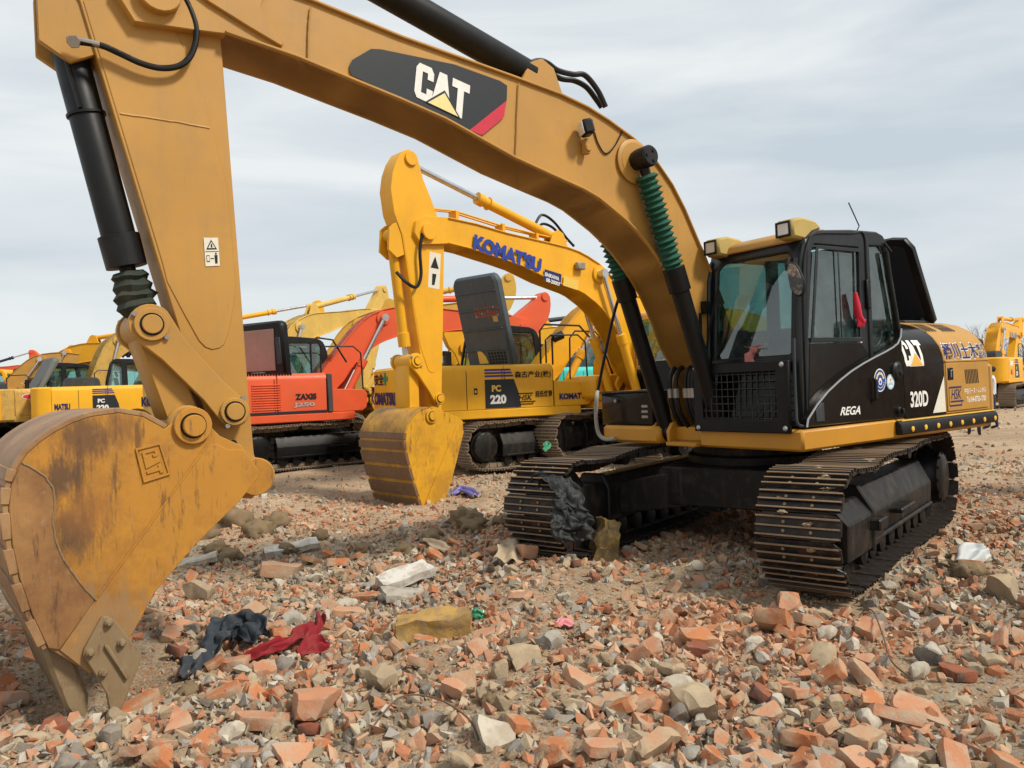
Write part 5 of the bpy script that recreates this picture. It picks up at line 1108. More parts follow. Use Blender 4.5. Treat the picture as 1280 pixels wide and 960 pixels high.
# ------------------------------------------------------------------ rubble
PAL = dict(brick=[(.47, .20, .10), (.40, .155, .075), (.50, .26, .155), (.47, .285, .175), (.34, .165, .10), (.52, .33, .21)],
           stone=[(.41, .325, .225), (.36, .31, .25), (.45, .375, .265), (.29, .22, .14), (.50, .45, .37), (.19, .155, .12), (.38, .28, .18), (.33, .305, .275)])
def piece_mat(name, base, base2, patch_, patchcol, rough=.9, tintattr=False):
    m, t, b = _nodes(name)
    if tintattr:
        at = t.nodes.new('ShaderNodeAttribute'); at.attribute_name = 'tint'; c = at.outputs['Color']
    else:
        oi = t.nodes.new('ShaderNodeObjectInfo'); c = _mix(t, oi.outputs['Random'], base, base2)
    n1 = _noise(t, 18 if not tintattr else 40, 8, .7)
    if tintattr:
        c = _mix(t, _mul(t, _ramp(t, n1.outputs['Fac'], .45, .75).outputs[0], .45), c, (.40, .33, .25))
    else:
        n2 = _noise(t, 9, 7, .65); c = _mix(t, _mul(t, _ramp(t, n2.outputs['Fac'], .50 - patch_ * .2, .60).outputs[0], .85), c, patchcol)
        c = _mix(t, _mul(t, _ramp(t, n1.outputs['Fac'], .50, .74).outputs[0], .5), c, (.38, .28, .18))
        n4 = _noise(t, 60, 6, .75); c = _mix(t, _mul(t, _ramp(t, n4.outputs['Fac'], .55, .75).outputs[0], .5), c, tuple(x * .45 for x in base))
    t.links.new(c, b.inputs['Base Color']); b.inputs['Roughness'].default_value = rough; b.inputs['Specular IOR Level'].default_value = .15
    _bump(t, b, n1.outputs['Fac'], .8, .012); return m
BRICKM = [piece_mat('orange_brick', (.48, .19, .085), (.38, .135, .06), .3, (.40, .30, .20)), piece_mat('salmon_brick', (.50, .26, .155), (.44, .20, .11), .35, (.42, .32, .23)), piece_mat('dusty_brick', (.45, .27, .165), (.37, .20, .12), .45, (.40, .31, .21)), piece_mat('burnt_brick', (.30, .10, .055), (.22, .09, .06), .1, (.05, .045, .045))]
STONEM = [piece_mat('tan_stone', (.42, .33, .22), (.35, .265, .17), .25, (.30, .23, .16)), piece_mat('grey_concrete', (.35, .315, .265), (.42, .38, .32), .25, (.26, .24, .21)), piece_mat('pale_plaster', (.51, .46, .38), (.43, .38, .30), .2, (.36, .30, .23)), piece_mat('dark_stone', (.20, .18, .16), (.26, .22, .18), .2, (.12, .11, .10))]
CLODM = piece_mat('mud_clod', (.23, .165, .095), (.18, .125, .07), .1, (.14, .10, .06))
RND = random.Random(5)
def chunk(kind, rnd, fine=2):
    """a broken brick or stone of unit-ish size (metres), chopped by random planes"""
    bm = bmesh.new()
    if kind == 'brick':
        L_ = rnd.choice((.24, .20, .16, .13, .11, .10)); bmesh.ops.create_cube(bm, size=1.0)
        for v in bm.verts: v.co = Vector((v.co.x * .26, v.co.y * .118, v.co.z * .056))
        ends = [(1, .13 - (.26 - L_))] + ([(-1, .12)] if rnd.random() < .5 else [])
        for s_, off in ends:
            no = Vector((s_, rnd.uniform(-.5, .5), rnd.uniform(-.5, .5))).normalized()
            bmesh.ops.bisect_plane(bm, geom=bm.verts[:] + bm.edges[:] + bm.faces[:], plane_co=Vector((s_ * off, 0, 0)), plane_no=no, clear_outer=True)
            bmesh.ops.contextual_create(bm, geom=[e for e in bm.edges if e.is_boundary])
        for _ in range(rnd.randint(0, 2)):
            no = Vector((rnd.choice((-1, 1)), rnd.choice((-1, 1)), rnd.uniform(-.6, .6))).normalized()
            bmesh.ops.bisect_plane(bm, geom=bm.verts[:] + bm.edges[:] + bm.faces[:], plane_co=no * rnd.uniform(.06, .09), plane_no=no, clear_outer=True)
            bmesh.ops.contextual_create(bm, geom=[e for e in bm.edges if e.is_boundary])
        amp = .008
    else:
        bmesh.ops.create_icosphere(bm, subdivisions=2, radius=.085)
        sc = Vector((rnd.uniform(.9, 1.6), rnd.uniform(.7, 1.1), rnd.uniform(.40, .75)))
        for v in bm.verts: v.co = Vector((v.co.x * sc.x, v.co.y * sc.y, v.co.z * sc.z))
        for _ in range(rnd.randint(7, 11)):
            no = Vector((rnd.gauss(0, 1), rnd.gauss(0, 1), rnd.gauss(0, 1))).normalized()
            bmesh.ops.bisect_plane(bm, geom=bm.verts[:] + bm.edges[:] + bm.faces[:], plane_co=no * rnd.uniform(.026, .055), plane_no=no, clear_outer=True)
            bmesh.ops.contextual_create(bm, geom=[e for e in bm.edges if e.is_boundary])
        amp = .009
    bmesh.ops.triangulate(bm, faces=bm.faces[:])
    for _ in range(fine):
        lim = .035 if kind == 'brick' else .03
        ed = [e for e in bm.edges if e.calc_length() > lim]
        if ed: bmesh.ops.subdivide_edges(bm, edges=ed, cuts=1, use_grid_fill=False); bmesh.ops.triangulate(bm, faces=bm.faces[:])
    bmesh.ops.smooth_vert(bm, verts=bm.verts[:], factor=.30, use_axis_x=True, use_axis_y=True, use_axis_z=True)
    o = Vector((rnd.uniform(0, 50), rnd.uniform(0, 50), 0))
    for v in bm.verts:
        v.co += Vector((noise.noise(v.co * 22 + o), noise.noise(v.co * 22 + o + Vector((9, 0, 0))), noise.noise(v.co * 22 + o + Vector((0, 9, 0))))) * amp + Vector((noise.noise(v.co * 70 + o), noise.noise(v.co * 70 - o), noise.noise(v.co * 75 + o))) * amp * .35
    bmesh.ops.recalc_face_normals(bm, faces=bm.faces)
    me = bpy.data.meshes.new('broken_brick' if kind == 'brick' else 'rubble_stone'); bm.to_mesh(me); bm.free()
    me.polygons.foreach_set('use_smooth', [True] * len(me.polygons)); me.set_sharp_from_angle(angle=R(24)); return me
BR = []; ST = []
for i in range(36):
    me = chunk('brick', RND); k = (0, 0, 1, 1, 2, 0, 2, 1, 3)[i % 9]; me.materials.append(BRICKM[k]); BR.append((me, k))
for i in range(32):
    me = chunk('stone', RND); k = (0, 1, 0, 2, 1, 0, 3, 2)[i % 8]; me.materials.append(STONEM[k]); ST.append((me, k))
BN = ('orange', 'salmon pink', 'dusty pale', 'dark burnt'); SN = ('tan', 'grey concrete', 'pale plaster', 'dark')
def zone(x, y, px):
    if px < 300: return 'beside the near ochre bucket'
    if px > 930 and y < 9: return 'in front of the near right track' if y < 5.6 and px < 1120 else 'strewn right of the near tracks'
    if y < 5: return 'low in the foreground %s' % ('left of the square stone block' if px < 500 else 'around the flat tan slab' if px < 780 else 'below the tan boulder')
    return 'around the denim trousers' if px < 430 else 'around the yellow block' if y < 6.6 and px < 640 else 'near the long white slab' if px < 600 else 'on the heap before the near left track' if px < 760 else 'under the near machine\'s belly'
def w2p(p):
    c = CAMW.T @ (np.array(p) - np.array([0, 0, CAM_H])); return 640 + FPX * c[0] / c[1], 480 - FPX * c[2] / c[1]
def drop(me, name, label, cat_, group, p, s, rot, sink=.3):
    o = bpy.data.objects.new(name, me); COL.objects.link(o); o.scale = s if isinstance(s, tuple) else (s, s, s); o.rotation_euler = rot
    o.location = p; return tag(o, label, cat_, group)
SPOT = []
def free(x, y, r):
    for a, b, c in SPOT:
        if (a - x) ** 2 + (b - y) ** 2 < (r + c) ** 2 * .45: return False
    return True
IM = np.linalg.inv(RCW)
def blocked(x, y):
    q = IM @ (np.array([x, y, 0]) - RLOC)                       # under the near machine's tracks and bucket
    c, s = math.cos(.279), math.sin(.279); u = (q[0] - .21) * c + (q[1] - .08) * s; v = -(q[0] - .21) * s + (q[1] - .08) * c
    return (abs(u) < 2.12 and .85 < abs(v) < 1.58) or (5.75 < q[0] < 6.6 and -.55 < q[1] < .55)
# pieces that stand out in the photograph: (px, py, width px, kind, material, yaw, tilt)
for px, py, w, kd, k, yaw, tl, lb in (
    (540, 905, 44, 'stone', 3, 20, 10, 'square brownish stone block lying flat in the foreground heap'), (1030, 826, 60, 'stone', 0, 10, 0, 'largest tan boulder in front of the near right track'),
    (975, 793, 58, 'brick', 0, 50, 35, 'orange brick propped steeply against others before the right track'), (985, 765, 34, 'brick', 0, 80, 50, 'upright orange brick stub leaning before the right track'), (1016, 783, 46, 'brick', 2, 20, 20, 'dusty brick lying across the small heap before the right track'),
    (895, 806, 58, 'brick', 0, 5, 4, 'whole orange brick lying flat in front of the gravel patch'), (893, 817, 40, 'brick', 3, -5, 5, 'charred brick piece tucked under the flat orange brick'),
    (1018, 930, 46, 'brick', 0, 30, 12, 'bright orange brick lump near the bottom edge'), (655, 827, 56, 'stone', 0, 8, 6, 'flat tan stone slab in the middle of the heap'), (725, 857, 54, 'brick', 1, -35, 18, 'salmon brick sloping down right of the flat tan slab'),
    (690, 808, 60, 'stone', 1, 5, 5, 'grey flat concrete shard behind the flat tan slab'), (760, 940, 70, 'brick', 1, 10, 8, 'wide salmon brick at the bottom edge'), (612, 925, 62, 'stone', 2, 40, 10, 'pale plaster lump low in the foreground heap'),
    (430, 890, 74, 'brick', 1, 12, 6, 'long salmon brick left of the square stone block'), (440, 770, 50, 'brick', 1, 10, 8, 'salmon brick behind the yellow block'), (432, 708, 34, 'brick', 0, 60, 15, 'orange brick stub left of the white slab'), (435, 760, 40, 'stone', 2, 20, 15, 'pale broken stone left of the yellow block'),
    (1255, 742, 60, 'stone', 0, 15, 10, 'broad tan slab at the right edge beside the near machine'), (1220, 712, 34, 'brick', 0, 40, 15, 'orange brick next to the crumpled white rag'), (365, 782, 58, 'stone', 1, 5, 4, 'flat grey concrete plate above the red cloth'),
    (365, 720, 60, 'brick', 2, 15, 10, 'dusty brick half buried left of the white slab'), (255, 750, 50, 'stone', 0, 10, 12, 'rounded tan stone right of the near bucket'), (1080, 905, 40, 'stone', 2, 30, 15, 'whitish stone among chips low on the right'), (1005, 870, 44, 'brick', 1, 25, 10, 'salmon brick right of centre below the boulder'),
    (850, 860, 52, 'stone', 2, 15, 10, 'pale block left of the foreground boulder'), (870, 890, 66, 'stone', 0, 5, 5, 'wide tan stone below the pale block'), (1140, 885, 46, 'brick', 2, 30, 20, 'dusty brick lump low on the right'), (480, 855, 70, 'stone', 0, 5, 0, 'large muddy tan slab left of the square stone block'),
    (700, 935, 50, 'brick', 0, 60, 10, 'orange brick lump near the bottom in the middle'), (205, 935, 50, 'brick', 1, 70, 20, 'salmon brick standing near the bottom left'), (175, 945, 46, 'brick', 1, 85, 25, 'leaning salmon brick at the bottom left edge'), (150, 905, 40, 'stone', 0, 30, 10, 'tan stone below the bucket tooth'),
    (300, 945, 54, 'brick', 1, 15, 8, 'salmon brick at the bottom left of centre'), (1140, 945, 60, 'brick', 1, 5, 6, 'flat salmon brick at the bottom right'), (1240, 800, 36, 'brick', 0, 30, 10, 'small orange brick by the right edge'), (680, 700, 40, 'brick', 1, 20, 15, 'salmon brick on the heap before the left track'), (710, 692, 44, 'stone', 2, 10, 12, 'pale stone on the heap before the left track')):
    p = gp(px, py); D = p.y; size = w / FPX * D; src = [m for m in (BR if kd == 'brick' else ST) if m[1] == k]; me = RND.choice(src)[0]
    ext = max(v.co.x for v in me.vertices) - min(v.co.x for v in me.vertices); s = size / ext * (.82 if kd == 'stone' else .86); hz_ = (max(v.co.z for v in me.vertices) - min(v.co.z for v in me.vertices)) * s
    drop(me, 'broken_brick' if kd == 'brick' else 'rubble_stone', lb, 'brick' if kd == 'brick' else 'stone', 'broken bricks in the rubble' if kd == 'brick' else 'stones in the rubble', p + Vector((0, 0, hz_ * (.16 if kd == 'stone' else .28) + size * .12 * math.sin(R(tl)))), s, (R(RND.uniform(-8, 8)), R(tl), R(yaw)))
    SPOT.append((p.x, p.y, size * .5))
def scatter(kind, n, pool, nm, cat_, grp, lab, smin, smax):
    made = 0; tries = 0
    while made < n and tries < n * 60:
        tries += 1
        D = 2.9 + 5.4 * RND.random() ** 1.3; x = RND.uniform(-.72, .72) * D; y = D
        if blocked(x, y): continue
        dens = .6 + 1.3 * float(vn(x * .9, y * .9, 11)) + .25 * float(vn(x * 2.3, y * 2.3, 12))
        px, py = w2p((x, y, 0))
        if 780 < px < 960 and 690 < py < 790: dens *= .15
        if 1090 < px < 1290 and 770 < py < 900: dens *= .3
        if px < 300 and py < 760: dens *= .5
        if RND.random() > dens: continue
        me, k = RND.choice(pool); s = RND.uniform(smin, smax)
        if D < 5.2: s = min(1.12 if nm == 'broken_brick' else 1.0, s * 1.15)
        r = .07 * s
        if not free(x, y, r): continue
        z = float(gz(x, y)); p = Vector((x, y, z + .018 * s + RND.uniform(-.005, .03)))
        o = drop(me, nm, ('small ' if s < .68 else 'big ' if s > .92 else '') + lab(k, zone(x, y, px)), cat_, grp, p, s, (R(RND.gauss(0, 22)), R(RND.gauss(0, 22)), RND.uniform(0, 6.28)))
        SPOT.append((x, y, r)); made += 1
scatter('brick', 270, BR, 'broken_brick', 'brick', 'broken bricks in the rubble', lambda k, zn: '%s broken brick %s' % (BN[k], zn), .55, 1.05)
scatter('stone', 265, ST, 'rubble_stone', 'stone', 'stones in the rubble', lambda k, zn: '%s rubble stone %s' % (SN[k], zn), .45, 1.0)
# mud clods
CL = []
for i in range(6):
    bm = bmesh.new(); bmesh.ops.create_icosphere(bm, subdivisions=3, radius=.1); o_ = Vector((i * 7.3, 0, 0))
    for v in bm.verts:
        n_ = v.co.normalized(); v.co = n_ * (.085 + .045 * noise.noise(n_ * 2.2 + o_) + .03 * noise.noise(n_ * 6 + o_) + .014 * noise.noise(n_ * 15 + o_)); v.co.z *= .75
    me = bpy.data.meshes.new('mud_clod'); bm.to_mesh(me); bm.free(); me.materials.append(CLODM); me.polygons.foreach_set('use_smooth', [True] * len(me.polygons)); CL.append(me)
for px, py, w in ((585, 655, 52), (290, 655, 60), (255, 672, 46), (320, 668, 44), (285, 702, 40), (590, 660, 40), (360, 690, 30), (235, 870, 34), (680, 690, 30), (1210, 720, 46), (630, 655, 32), (505, 690, 26), (540, 672, 30), (400, 672, 24), (345, 655, 40), (270, 690, 34), (455, 690, 26), (612, 880, 26)):
    p = gp(px, py); drop(RND.choice(CL), 'mud_clod', 'brown clod of mud %s' % ('beside the near ochre bucket' if px < 420 else 'between the near bucket and tracks' if py < 800 and px < 1000 else 'strewn in the rubble foreground' if px < 1000 else 'right of the near machine'), 'clod', 'mud clods', p + Vector((0, 0, .02)), w / FPX * p.y / .2, (RND.uniform(-.4, .4), RND.uniform(-.4, .4), RND.uniform(0, 6)))
# finer rubble nobody could count
def hull(seed, npt, flat_):
    r = random.Random(seed); bm = bmesh.new()
    for _ in range(npt): bm.verts.new((r.uniform(-.5, .5), r.uniform(-.4, .4), r.uniform(-.5, .5) * flat_))
    res = bmesh.ops.convex_hull(bm, input=bm.verts[:]); bmesh.ops.delete(bm, geom=[g for g in res['geom_interior'] if isinstance(g, bmesh.types.BMVert)], context='VERTS'); bmesh.ops.triangulate(bm, faces=bm.faces[:])
    bm.verts.index_update(); v = np.array([x.co[:] for x in bm.verts]); f = np.array([[q.index for q in p.verts] for p in bm.faces]); bm.free(); return v, f
HU = [hull(i, 9 + i % 3, (.45, .6, .8)[i % 3]) for i in range(18)]
rng = np.random.default_rng(3)
def bare(x, y):
    """how much rubble lies here: the trodden, sandy patches of the yard carry little"""
    dx = x; dz = gz(x, y) - CAM_H; X_ = cs * dx - sn * dz; Z_ = sn * dx + cs * dz; px, py = 640 + FPX * X_ / y, 480 - FPX * Z_ / y; k = np.ones_like(px)
    for cx, cy, rx, ry, a in ((815, 722, 120, 34, .85), (1190, 838, 130, 48, .75), (400, 612, 190, 26, .8), (640, 632, 90, 22, .7), (1240, 560, 140, 40, .6), (640, 900, 60, 25, .3), (870, 670, 90, 22, .5)):
        k = k - a * np.exp(-((px - cx) / rx) ** 2 - ((py - cy) / ry) ** 2)
    return np.clip(k, .08, 1)
def stuff(name, n, y0, y1, dens_pow, smin, smax, brickshare, mask=0.0, spow=2.0):
    y = y0 + (y1 - y0) * rng.random(n * 2) ** dens_pow; x = rng.uniform(-1, 1, n * 2) * (.70 * y + 2.6)
    q = np.stack([x - RLOC[0], y - RLOC[1]], -1); keep = rng.random(n * 2) < np.clip(.80 + mask * vn(x * .8, y * .8, 11) + .7 * vn(x * 2.1, y * 2.1, 17), .12, 1) * (bare(x, y) if smax > .05 else .4 + .6 * bare(x, y)) * np.where((y > 8.5) & (smin < .05), .55, 1)
    x, y = x[keep][:n], y[keep][:n]; n = len(x)
    bk = np.array([blocked(a, b) for a, b in zip(x, y)]) if n < 60000 else np.zeros(n, bool); x, y = x[~bk], y[~bk]; n = len(x)
    s = smin + (smax - smin) * rng.random(n) ** spow; z = gz(x, y) + s * rng.uniform(-.05, .22, n)
    u = rng.random((3, n)); q4 = np.stack([np.sqrt(1 - u[0]) * np.sin(2 * np.pi * u[1]), np.sqrt(1 - u[0]) * np.cos(2 * np.pi * u[1]), np.sqrt(u[0]) * np.sin(2 * np.pi * u[2]), np.sqrt(u[0]) * np.cos(2 * np.pi * u[2])])
    a, b, c, d_ = q4
    M = np.stack([np.stack([1 - 2 * (b * b + c * c), 2 * (a * b - c * d_), 2 * (a * c + b * d_)], -1), np.stack([2 * (a * b + c * d_), 1 - 2 * (a * a + c * c), 2 * (b * c - a * d_)], -1), np.stack([2 * (a * c - b * d_), 2 * (b * c + a * d_), 1 - 2 * (a * a + b * b)], -1)], 1)
    bp_, sp_ = np.array(PAL['brick']), np.array(PAL['stone'])
    isb = rng.random(n) < np.clip(brickshare - .012 * np.clip(y - 5, 0, 30) + .9 * vn(x * .6, y * .6, 23), .05, .95)
    col = np.where(isb[:, None], bp_[rng.integers(0, len(bp_), n)], sp_[rng.integers(0, len(sp_), n)]) * rng.uniform(.8, 1.12, (n, 1))
    vs, fs, ts, off = [], [], [], 0; w = rng.integers(0, len(HU), n)
    for k, (hv, hf) in enumerate(HU):
        i = np.where(w == k)[0]
        if not len(i): continue
        V = np.einsum('nij,vj->nvi', M[i], hv) * s[i][:, None, None] + np.stack([x[i], y[i], z[i]], -1)[:, None, :]
        vs.append(V.reshape(-1, 3)); fs.append((hf[None] + (np.arange(len(i)) * len(hv))[:, None, None]).reshape(-1, 3) + off); off += len(i) * len(hv)
        ts.append(np.repeat(np.concatenate([col[i], np.ones((len(i), 1))], 1), len(hv), 0))
    return tag(np_mesh(name, np.concatenate(vs), np.concatenate(fs), RUBM, np.concatenate(ts), smooth=False), kind='stuff')
RUBM = piece_mat('loose_rubble', None, None, 0, None, tintattr=True)
stuff('gravel', 62000, 2.3, 13, 1.3, .010, .042, .45, .7)
stuff('brick_rubble', 58000, 2.5, 15, 1.2, .03, .115, .55, 1.0, 1.9)
stuff('far_rubble', 16000, 11, 48, 1.25, .03, .15, .16, 1.6, 2.5)

# ------------------------------------------------------------------ things lying about
def lump(name, label, cat_, p, size, yaw, mat, tilt=(0, 0), nz_=.03, cuts=5, seed=0, taper=0):
    bm = bmesh.new(); bmesh.ops.create_cube(bm, size=1.0); bmesh.ops.subdivide_edges(bm, edges=bm.edges[:], cuts=cuts, use_grid_fill=True)
    for v in bm.verts:
        k = 1 - taper * (v.co.z + .5); v.co = Vector((v.co.x * size[0] * k, v.co.y * size[1] * k, v.co.z * size[2])); q = v.co * (1.0 / max(size)) + Vector((seed, 0, 0))
        v.co += Vector((noise.noise(q * 4), noise.noise(q * 4 + Vector((5, 5, 0))), noise.noise(q * 4 + Vector((0, 5, 5))))) * nz_ + Vector((noise.noise(q * 12), noise.noise(q * 13), noise.noise(q * 12 + Vector((3, 0, 0))))) * nz_ * .4
    me = bpy.data.meshes.new(name); bm.to_mesh(me); bm.free(); me.materials.append(mat); me.polygons.foreach_set('use_smooth', [True] * len(me.polygons)); me.set_sharp_from_angle(angle=R(38))
    o = bpy.data.objects.new(name, me); COL.objects.link(o); o.location = p; o.rotation_euler = (R(tilt[0]), R(tilt[1]), R(yaw)); return tag(o, label, cat_)
YB = piece_mat('muddy_yellow_block', (.43, .265, .085), (.40, .25, .08), .25, (.25, .165, .08))
WS = piece_mat('white_slab_plaster', (.60, .57, .52), (.56, .53, .48), .1, (.42, .38, .33))
p = gp(541, 800); lump('wooden_block', 'muddy yellow wooden block lying in the middle of the rubble', 'block', p + Vector((0, .06, .07)), (.50, .20, .17), 12, YB, (4, -3), .03, 6, 1)
p = gp(506, 735); lump('concrete_slab', 'long white slab tilted on the rubble behind the yellow block', 'slab', p + Vector((0, .05, .10)), (.50, .20, .07), 38, WS, (14, -8), .02, 5, 2)
p = gp(505, 752); lump('concrete_slab', 'smaller grey slab tucked under the long white slab', 'slab', p + Vector((0, .05, .04)), (.36, .2, .05), 25, STONEM[1], (10, 10), .02, 5, 3)
p = gp(365, 690); lump('concrete_slab', 'narrow pale slab lying right of the near bucket', 'slab', p + Vector((0, 0, .05)), (.58, .15, .07), 25, WS, (20, -6), .02, 5, 4)
p = gp(245, 705); lump('concrete_slab', 'flat weathered slab close to the bucket edge', 'slab', p + Vector((0, 0, .03)), (.42, .2, .05), 15, STONEM[2], (8, -10), .02, 5, 5)
p = gp(757, 697); lump('tree_stump', 'muddy wooden stump standing inside the near left track', 'stump', p + Vector((0, 0, .15)), (.30, .24, .42), 10, piece_mat('muddy_stump', (.17, .125, .065), (.17, .125, .065), .3, (.30, .19, .05)), (5, 12), .05, 7, 6, taper=.4)
p = gp(800, 870); 
DENIM = paint('dark_denim', (.026, .035, .048), .85, dirt=.45, dirtcol=(.13, .12, .10), bump=.4); CRIM = paint('crimson_cloth', (.23, .008, .016), .85, dirt=.25, bump=.4); BEIG = paint('beige_cloth', (.40, .31, .21), .9, dirt=.3, bump=.4); BAGD = paint('black_torn_sheet', (.016, .018, .018), .6, dirt=.4, dirtcol=(.09, .085, .075), bump=.5)
UPN = (0.05, -.45, .88)
g3 = lambda pts: [tuple(gp(a, b, l)) for a, b, l in pts]
rag('denim_trousers', 'crumpled dark blue denim trousers on the rubble beside the bucket', 'trousers', g3([(228, 852, .03), (246, 842, .05), (264, 828, .08), (276, 812, .11), (288, 803, .12), (306, 804, .11), (324, 814, .06)]), [.05, .075, .08, .075, .10, .115, .09], DENIM, seed=3, fold=.30, nrm=UPN, n=21, rough=.4)
rag('red_cloth', 'twisted crimson cloth lying right of the denim trousers', 'cloth', g3([(298, 836, .04), (325, 829, .06), (352, 821, .08), (378, 811, .08), (398, 800, .10), (402, 789, .11)]), [.035, .05, .045, .06, .045, .035], CRIM, seed=7, fold=.5, nrm=UPN, n=21, rough=.5)
rag('red_cloth', 'loose end of crimson cloth beside the twisted one', 'cloth', g3([(372, 824, .03), (392, 818, .05), (412, 818, .04)]), [.05, .06, .035], CRIM, seed=9, fold=.4, nrm=UPN, n=9)
rag('beige_cloth', 'beige cloth draped over bricks before the near left track', 'cloth', g3([(632, 712, .05), (645, 702, .13), (660, 694, .17), (678, 690, .16)]), [.10, .15, .14, .08], BEIG, seed=5, fold=.25, nrm=UPN, n=11)
rag('beige_cloth', 'small twisted beige rag lying behind the white slab', 'cloth', g3([(530, 680, .05), (545, 686, .06), (560, 692, .04)]), [.06, .08, .05], BEIG, seed=8, fold=.4, nrm=UPN)
tb = lambda px, py, u: tuple(cw(lp(px, py, 0, u)))
rag('torn_sheet', 'torn black sheet hanging over the front of the near left track', 'sheet', [tb(668, 612, 2.42), tb(682, 600, 2.40), tb(700, 606, 2.46), tb(712, 622, 2.50), tb(710, 640, 2.54), tb(714, 660, 2.56), tb(716, 676, 2.56)], [.10, .10, .11, .13, .17, .20, .16], BAGD, seed=6, fold=.14, nrm=(.35, -.9, .25), n=25, rough=.28)
rag('white_rag', 'crumpled pale grey plastic rag at the right side of the yard', 'rag', g3([(1203, 712, .05), (1218, 706, .10), (1236, 702, .10)]), [.06, .09, .06], paint('pale_plastic', (.45, .47, .47), .4, dirt=.2), seed=4, fold=.4, nrm=UPN)
rag('blue_rag', 'purple blue rag lying on the dirt right of the golden bucket', 'rag', g3([(566, 620, .04), (580, 617, .08), (596, 623, .05)]), [.08, .12, .08], paint('violet_plastic', (.16, .15, .42), .5, dirt=.3), seed=2, fold=.4, nrm=UPN)
rag('pink_wrapper', 'small pink wrapper on the gravel right of the yellow block', 'wrapper', g3([(697, 786, .02), (706, 784, .04), (716, 788, .03)]), [.03, .045, .03], paint('pink_plastic', (.62, .22, .24), .5, dirt=.2), seed=1, nrm=UPN)
p = gp(598, 773); lump('glass_shard', 'green bottle glass lump at the right end of the yellow block', 'glass', p + Vector((0, 0, .03)), (.07, .05, .06), 20, paint('green_glass_lump', (.05, .30, .16), .2, dirt=.2), (10, 20), .02, 3, 9)
rag('green_string', 'green plastic scrap tied to the muddy track of the golden machine', 'scrap', [tuple(wp(680, 558, 13.0)), tuple(wp(686, 555, 13.0)), tuple(wp(680, 563, 12.95))], [.05, .06, .04], paint('green_plastic', (.05, .30, .16), .6), seed=3)
WIRE = paint('rusty_wire', (.12, .07, .04), .6, dirt=.3)
for pts, lb in (([(1080, 770, .04), (1092, 790, .13), (1104, 815, .10), (1115, 838, .05), (1140, 855, .03)], 'thin dark wire curling out of the rubble right of the boulder'), ([(460, 925, .03), (500, 897, .10), (545, 900, .11), (585, 918, .08), (598, 930, .02)], 'brown wire bent over the stones low in the foreground'), ([(468, 872, .06), (462, 880, .03), (470, 886, .02), (490, 868, .06)], 'loop of pale wire left of the square stone block'), ([(604, 738, .06), (612, 700, .30), (640, 672, .34), (690, 690, .10)], 'thin twig arching before the near left track')):
    o = MB().tube([tuple(v) for v in smooth_path(g3(pts))], .005, 6).build('wire' if 'twig' not in lb else 'twig', WIRE); tag(o, lb, 'wire' if 'twig' not in lb else 'twig')

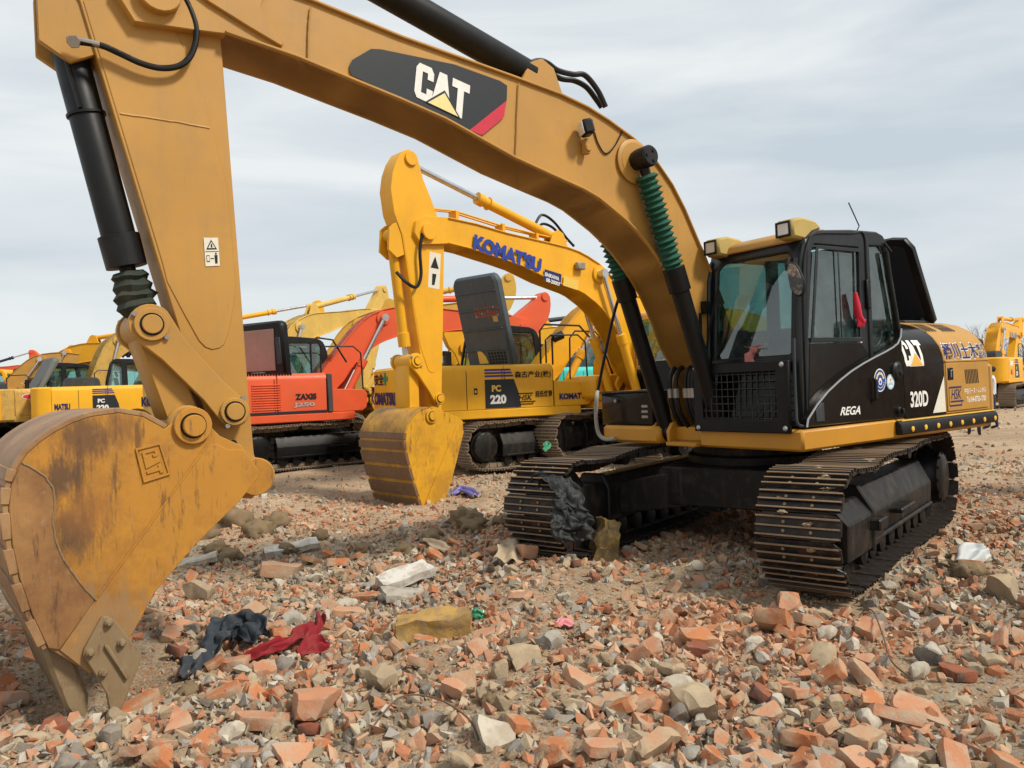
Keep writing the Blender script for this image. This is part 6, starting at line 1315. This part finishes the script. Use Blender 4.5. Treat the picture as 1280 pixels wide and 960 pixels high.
# ------------------------------------------------------------------ people behind the near machine
def person(label, loc, face, shirt, trousers, hairc, arm_bend=.25, stride=.1):
    root = thing('person', label, 'person', loc, face)
    V = {}; verts = []; edges = []; rad = []
    def j(n_, co, r, to=None):
        V[n_] = len(verts); verts.append(co); rad.append(r)
        if to is not None: edges.append((V[to], V[n_]))
    j('pelvis', (0, 0, .92), .135); j('waist', (0, 0, 1.06), .12, 'pelvis'); j('chest', (.01, 0, 1.28), .145, 'waist'); j('collar', (0, 0, 1.42), .09, 'chest'); j('neck', (.01, 0, 1.48), .052, 'collar'); j('jaw', (.03, 0, 1.545), .068, 'neck'); j('skull', (.015, 0, 1.62), .085, 'jaw'); j('crown', (.01, 0, 1.675), .06, 'skull')
    for s, sg in (('l', 1), ('r', -1)):
        j('hip' + s, (0, .09 * sg, .88), .098, 'pelvis'); j('knee' + s, (.03 + stride * .5 * sg, .10 * sg, .50), .062, 'hip' + s); j('ankle' + s, (stride * sg - .02, .105 * sg, .10), .042, 'knee' + s); j('toe' + s, (stride * sg + .15, .12 * sg, .04), .038, 'ankle' + s)
        j('sh' + s, (0, .18 * sg, 1.38), .062, 'collar'); j('el' + s, (-.02, .235 * sg, 1.12), .045, 'sh' + s); j('wr' + s, (.02 + arm_bend * .5, .23 * sg, .90 + arm_bend * .2), .030, 'el' + s); j('pa' + s, (.04 + arm_bend * .55, .23 * sg, .84 + arm_bend * .2), .034, 'wr' + s)
        for f in range(4): x = .055 - f * .022; j('f%d%s' % (f, s), (.04 + arm_bend * .55 + x * .5, .225 * sg, .775 + arm_bend * .2 + .008 * abs(f - 1)), .010, 'pa' + s); j('g%d%s' % (f, s), (.045 + arm_bend * .55 + x * .5, .215 * sg, .745 + arm_bend * .2 + .01 * abs(f - 1)), .008, 'f%d%s' % (f, s))
        j('th' + s, (.08 + arm_bend * .55, .215 * sg, .81 + arm_bend * .2), .011, 'wr' + s)
    me = bpy.data.meshes.new('body'); me.from_pydata(verts, edges, []); ob = bpy.data.objects.new('body', me); COL.objects.link(ob)
    sk = ob.modifiers.new('skin', 'SKIN'); sk.use_smooth_shade = True
    for i, r in enumerate(rad): me.skin_vertices[0].data[i].radius = (r, r * (1.25 if i in (V['waist'], V['chest'], V['pelvis']) else 1)) if False else (r, r)
    me.skin_vertices[0].data[0].use_root = True
    ss = ob.modifiers.new('smooth', 'SUBSURF'); ss.levels = 2; ss.render_levels = 2
    dg = bpy.context.evaluated_depsgraph_get(); m2 = bpy.data.meshes.new_from_object(ob.evaluated_get(dg)); bpy.data.objects.remove(ob)
    skin = flat('skin', (.45, .28, .20), .6)
    for mm in (skin, shirt, trousers, flat('shoe_leather', (.03, .03, .03), .5), hairc): m2.materials.append(mm)
    for p in m2.polygons:
        c = p.center; arm_ = abs(c.y) > .19
        p.material_index = 3 if c.z < .11 else 2 if c.z < .97 and not (arm_ and c.z < .95 and abs(c.y) > .185) else 0 if (arm_ and c.z < .93 + arm_bend * .2) or c.z > 1.46 else 1
        if c.z > 1.60 and (c.x < .03 or c.z > 1.67): p.material_index = 4
    o = bpy.data.objects.new('body', m2); COL.objects.link(o); o.parent = root
    mb = MB(); mb.lathe((.10, 0, 1.585), (.125, 0, 1.575), [(0, .018), (1, .008)], 8)
    for y in (-.03, .03): mb.lathe((.088, y, 1.615), (.096, y, 1.615), [(0, .013), (1, .006)], 8, m=1)
    mb.bb(.085, .096, -.024, .024, 1.548, 1.556, m=2)
    for y in (-.088, .088): mb.lathe((0, y, 1.56), (.0, y, 1.63), [(0, .01), (.5, .022), (1, .012)], 8)
    mb.build('face', [skin, INK, REDP], root)
    mb = MB(); mb.lathe((-.02, 0, 1.56), (.0, 0, 1.725), [(0, .07), (.4, .102), (.75, .088), (1, .02)], 16); mb.tf(lambda v: v + Vector((noise.noise(v * 30) * .006 - .012, 0, 0))); mb.build('hair', hairc, root)
    mb = MB(); mb.lathe((0, 0, 1.44), (.0, 0, 1.47), [(0, .085), (1, .062)], 16); mb.build('collar', shirt, root)
    return root
pz = gp(1218, 545)
person('person in dark trousers whose legs show below the near machine\'s sill', (pz.x, pz.y, pz.z), R(60), flat('dark_shirt', (.05, .05, .06)), flat('dark_trousers', (.015, .017, .022)), flat('black_hair', (.015, .012, .01)), .2, .10)
pz = gp(1241, 537)
person('person in white shirt standing half hidden behind the near machine\'s tail', (pz.x, pz.y, pz.z), R(140), flat('white_shirt', (.62, .64, .68)), flat('navy_trousers', (.02, .03, .08)), flat('black_hair', (.015, .012, .01)), .3, .08)

# ------------------------------------------------------------------ bare trees beyond the yard
BARK = paint('haze_paled_bark', (.30, .265, .24), .9, dirt=.2)  # bark colour paled to imitate haze over the distance
def bare_tree(x, y, h, seed):
    rnd = random.Random(seed); t = thing('bare_tree', 'bare leafless tree with fine upright twigs beyond the right edge of the yard', 'tree', (x, y, -.1), 0, 'bare trees beyond the yard')
    tk = MB(); cr = MB()
    def grow(p, d, L_, r, lev, mb):
        q = p + d * L_; mid = p + d * L_ * .5 + Vector((rnd.gauss(0, 1), rnd.gauss(0, 1), 0)) * L_ * .05
        mb.tube([p, mid, q], [r, r * .85, r * .65], 5 if lev < 2 else 3, cap=False)
        if lev >= 5: return
        for _ in range(rnd.choice((2, 3, 3)) if lev else 5):
            a = (d + Vector((rnd.gauss(0, .55), rnd.gauss(0, .55), rnd.uniform(.0, .5)))).normalized()
            grow(q if rnd.random() < .6 else p.lerp(q, rnd.uniform(.4, .9)), a, L_ * rnd.uniform(.6, .85), r * .58, lev + 1, cr)
    grow(Vector((0, 0, 0)), Vector((0, 0, 1)), h * .30, h * .016, 0, tk)
    tk.build('trunk', BARK, t, smooth=False); cr.build('crown', BARK, t, smooth=False)
for i in range(16):
    y = 52 + RND.uniform(0, 22); px = 1190 + i * 13 + RND.uniform(-6, 6); x = (px - 640) / FPX * y
    bare_tree(x, y, RND.uniform(4.0, 6.2), i)
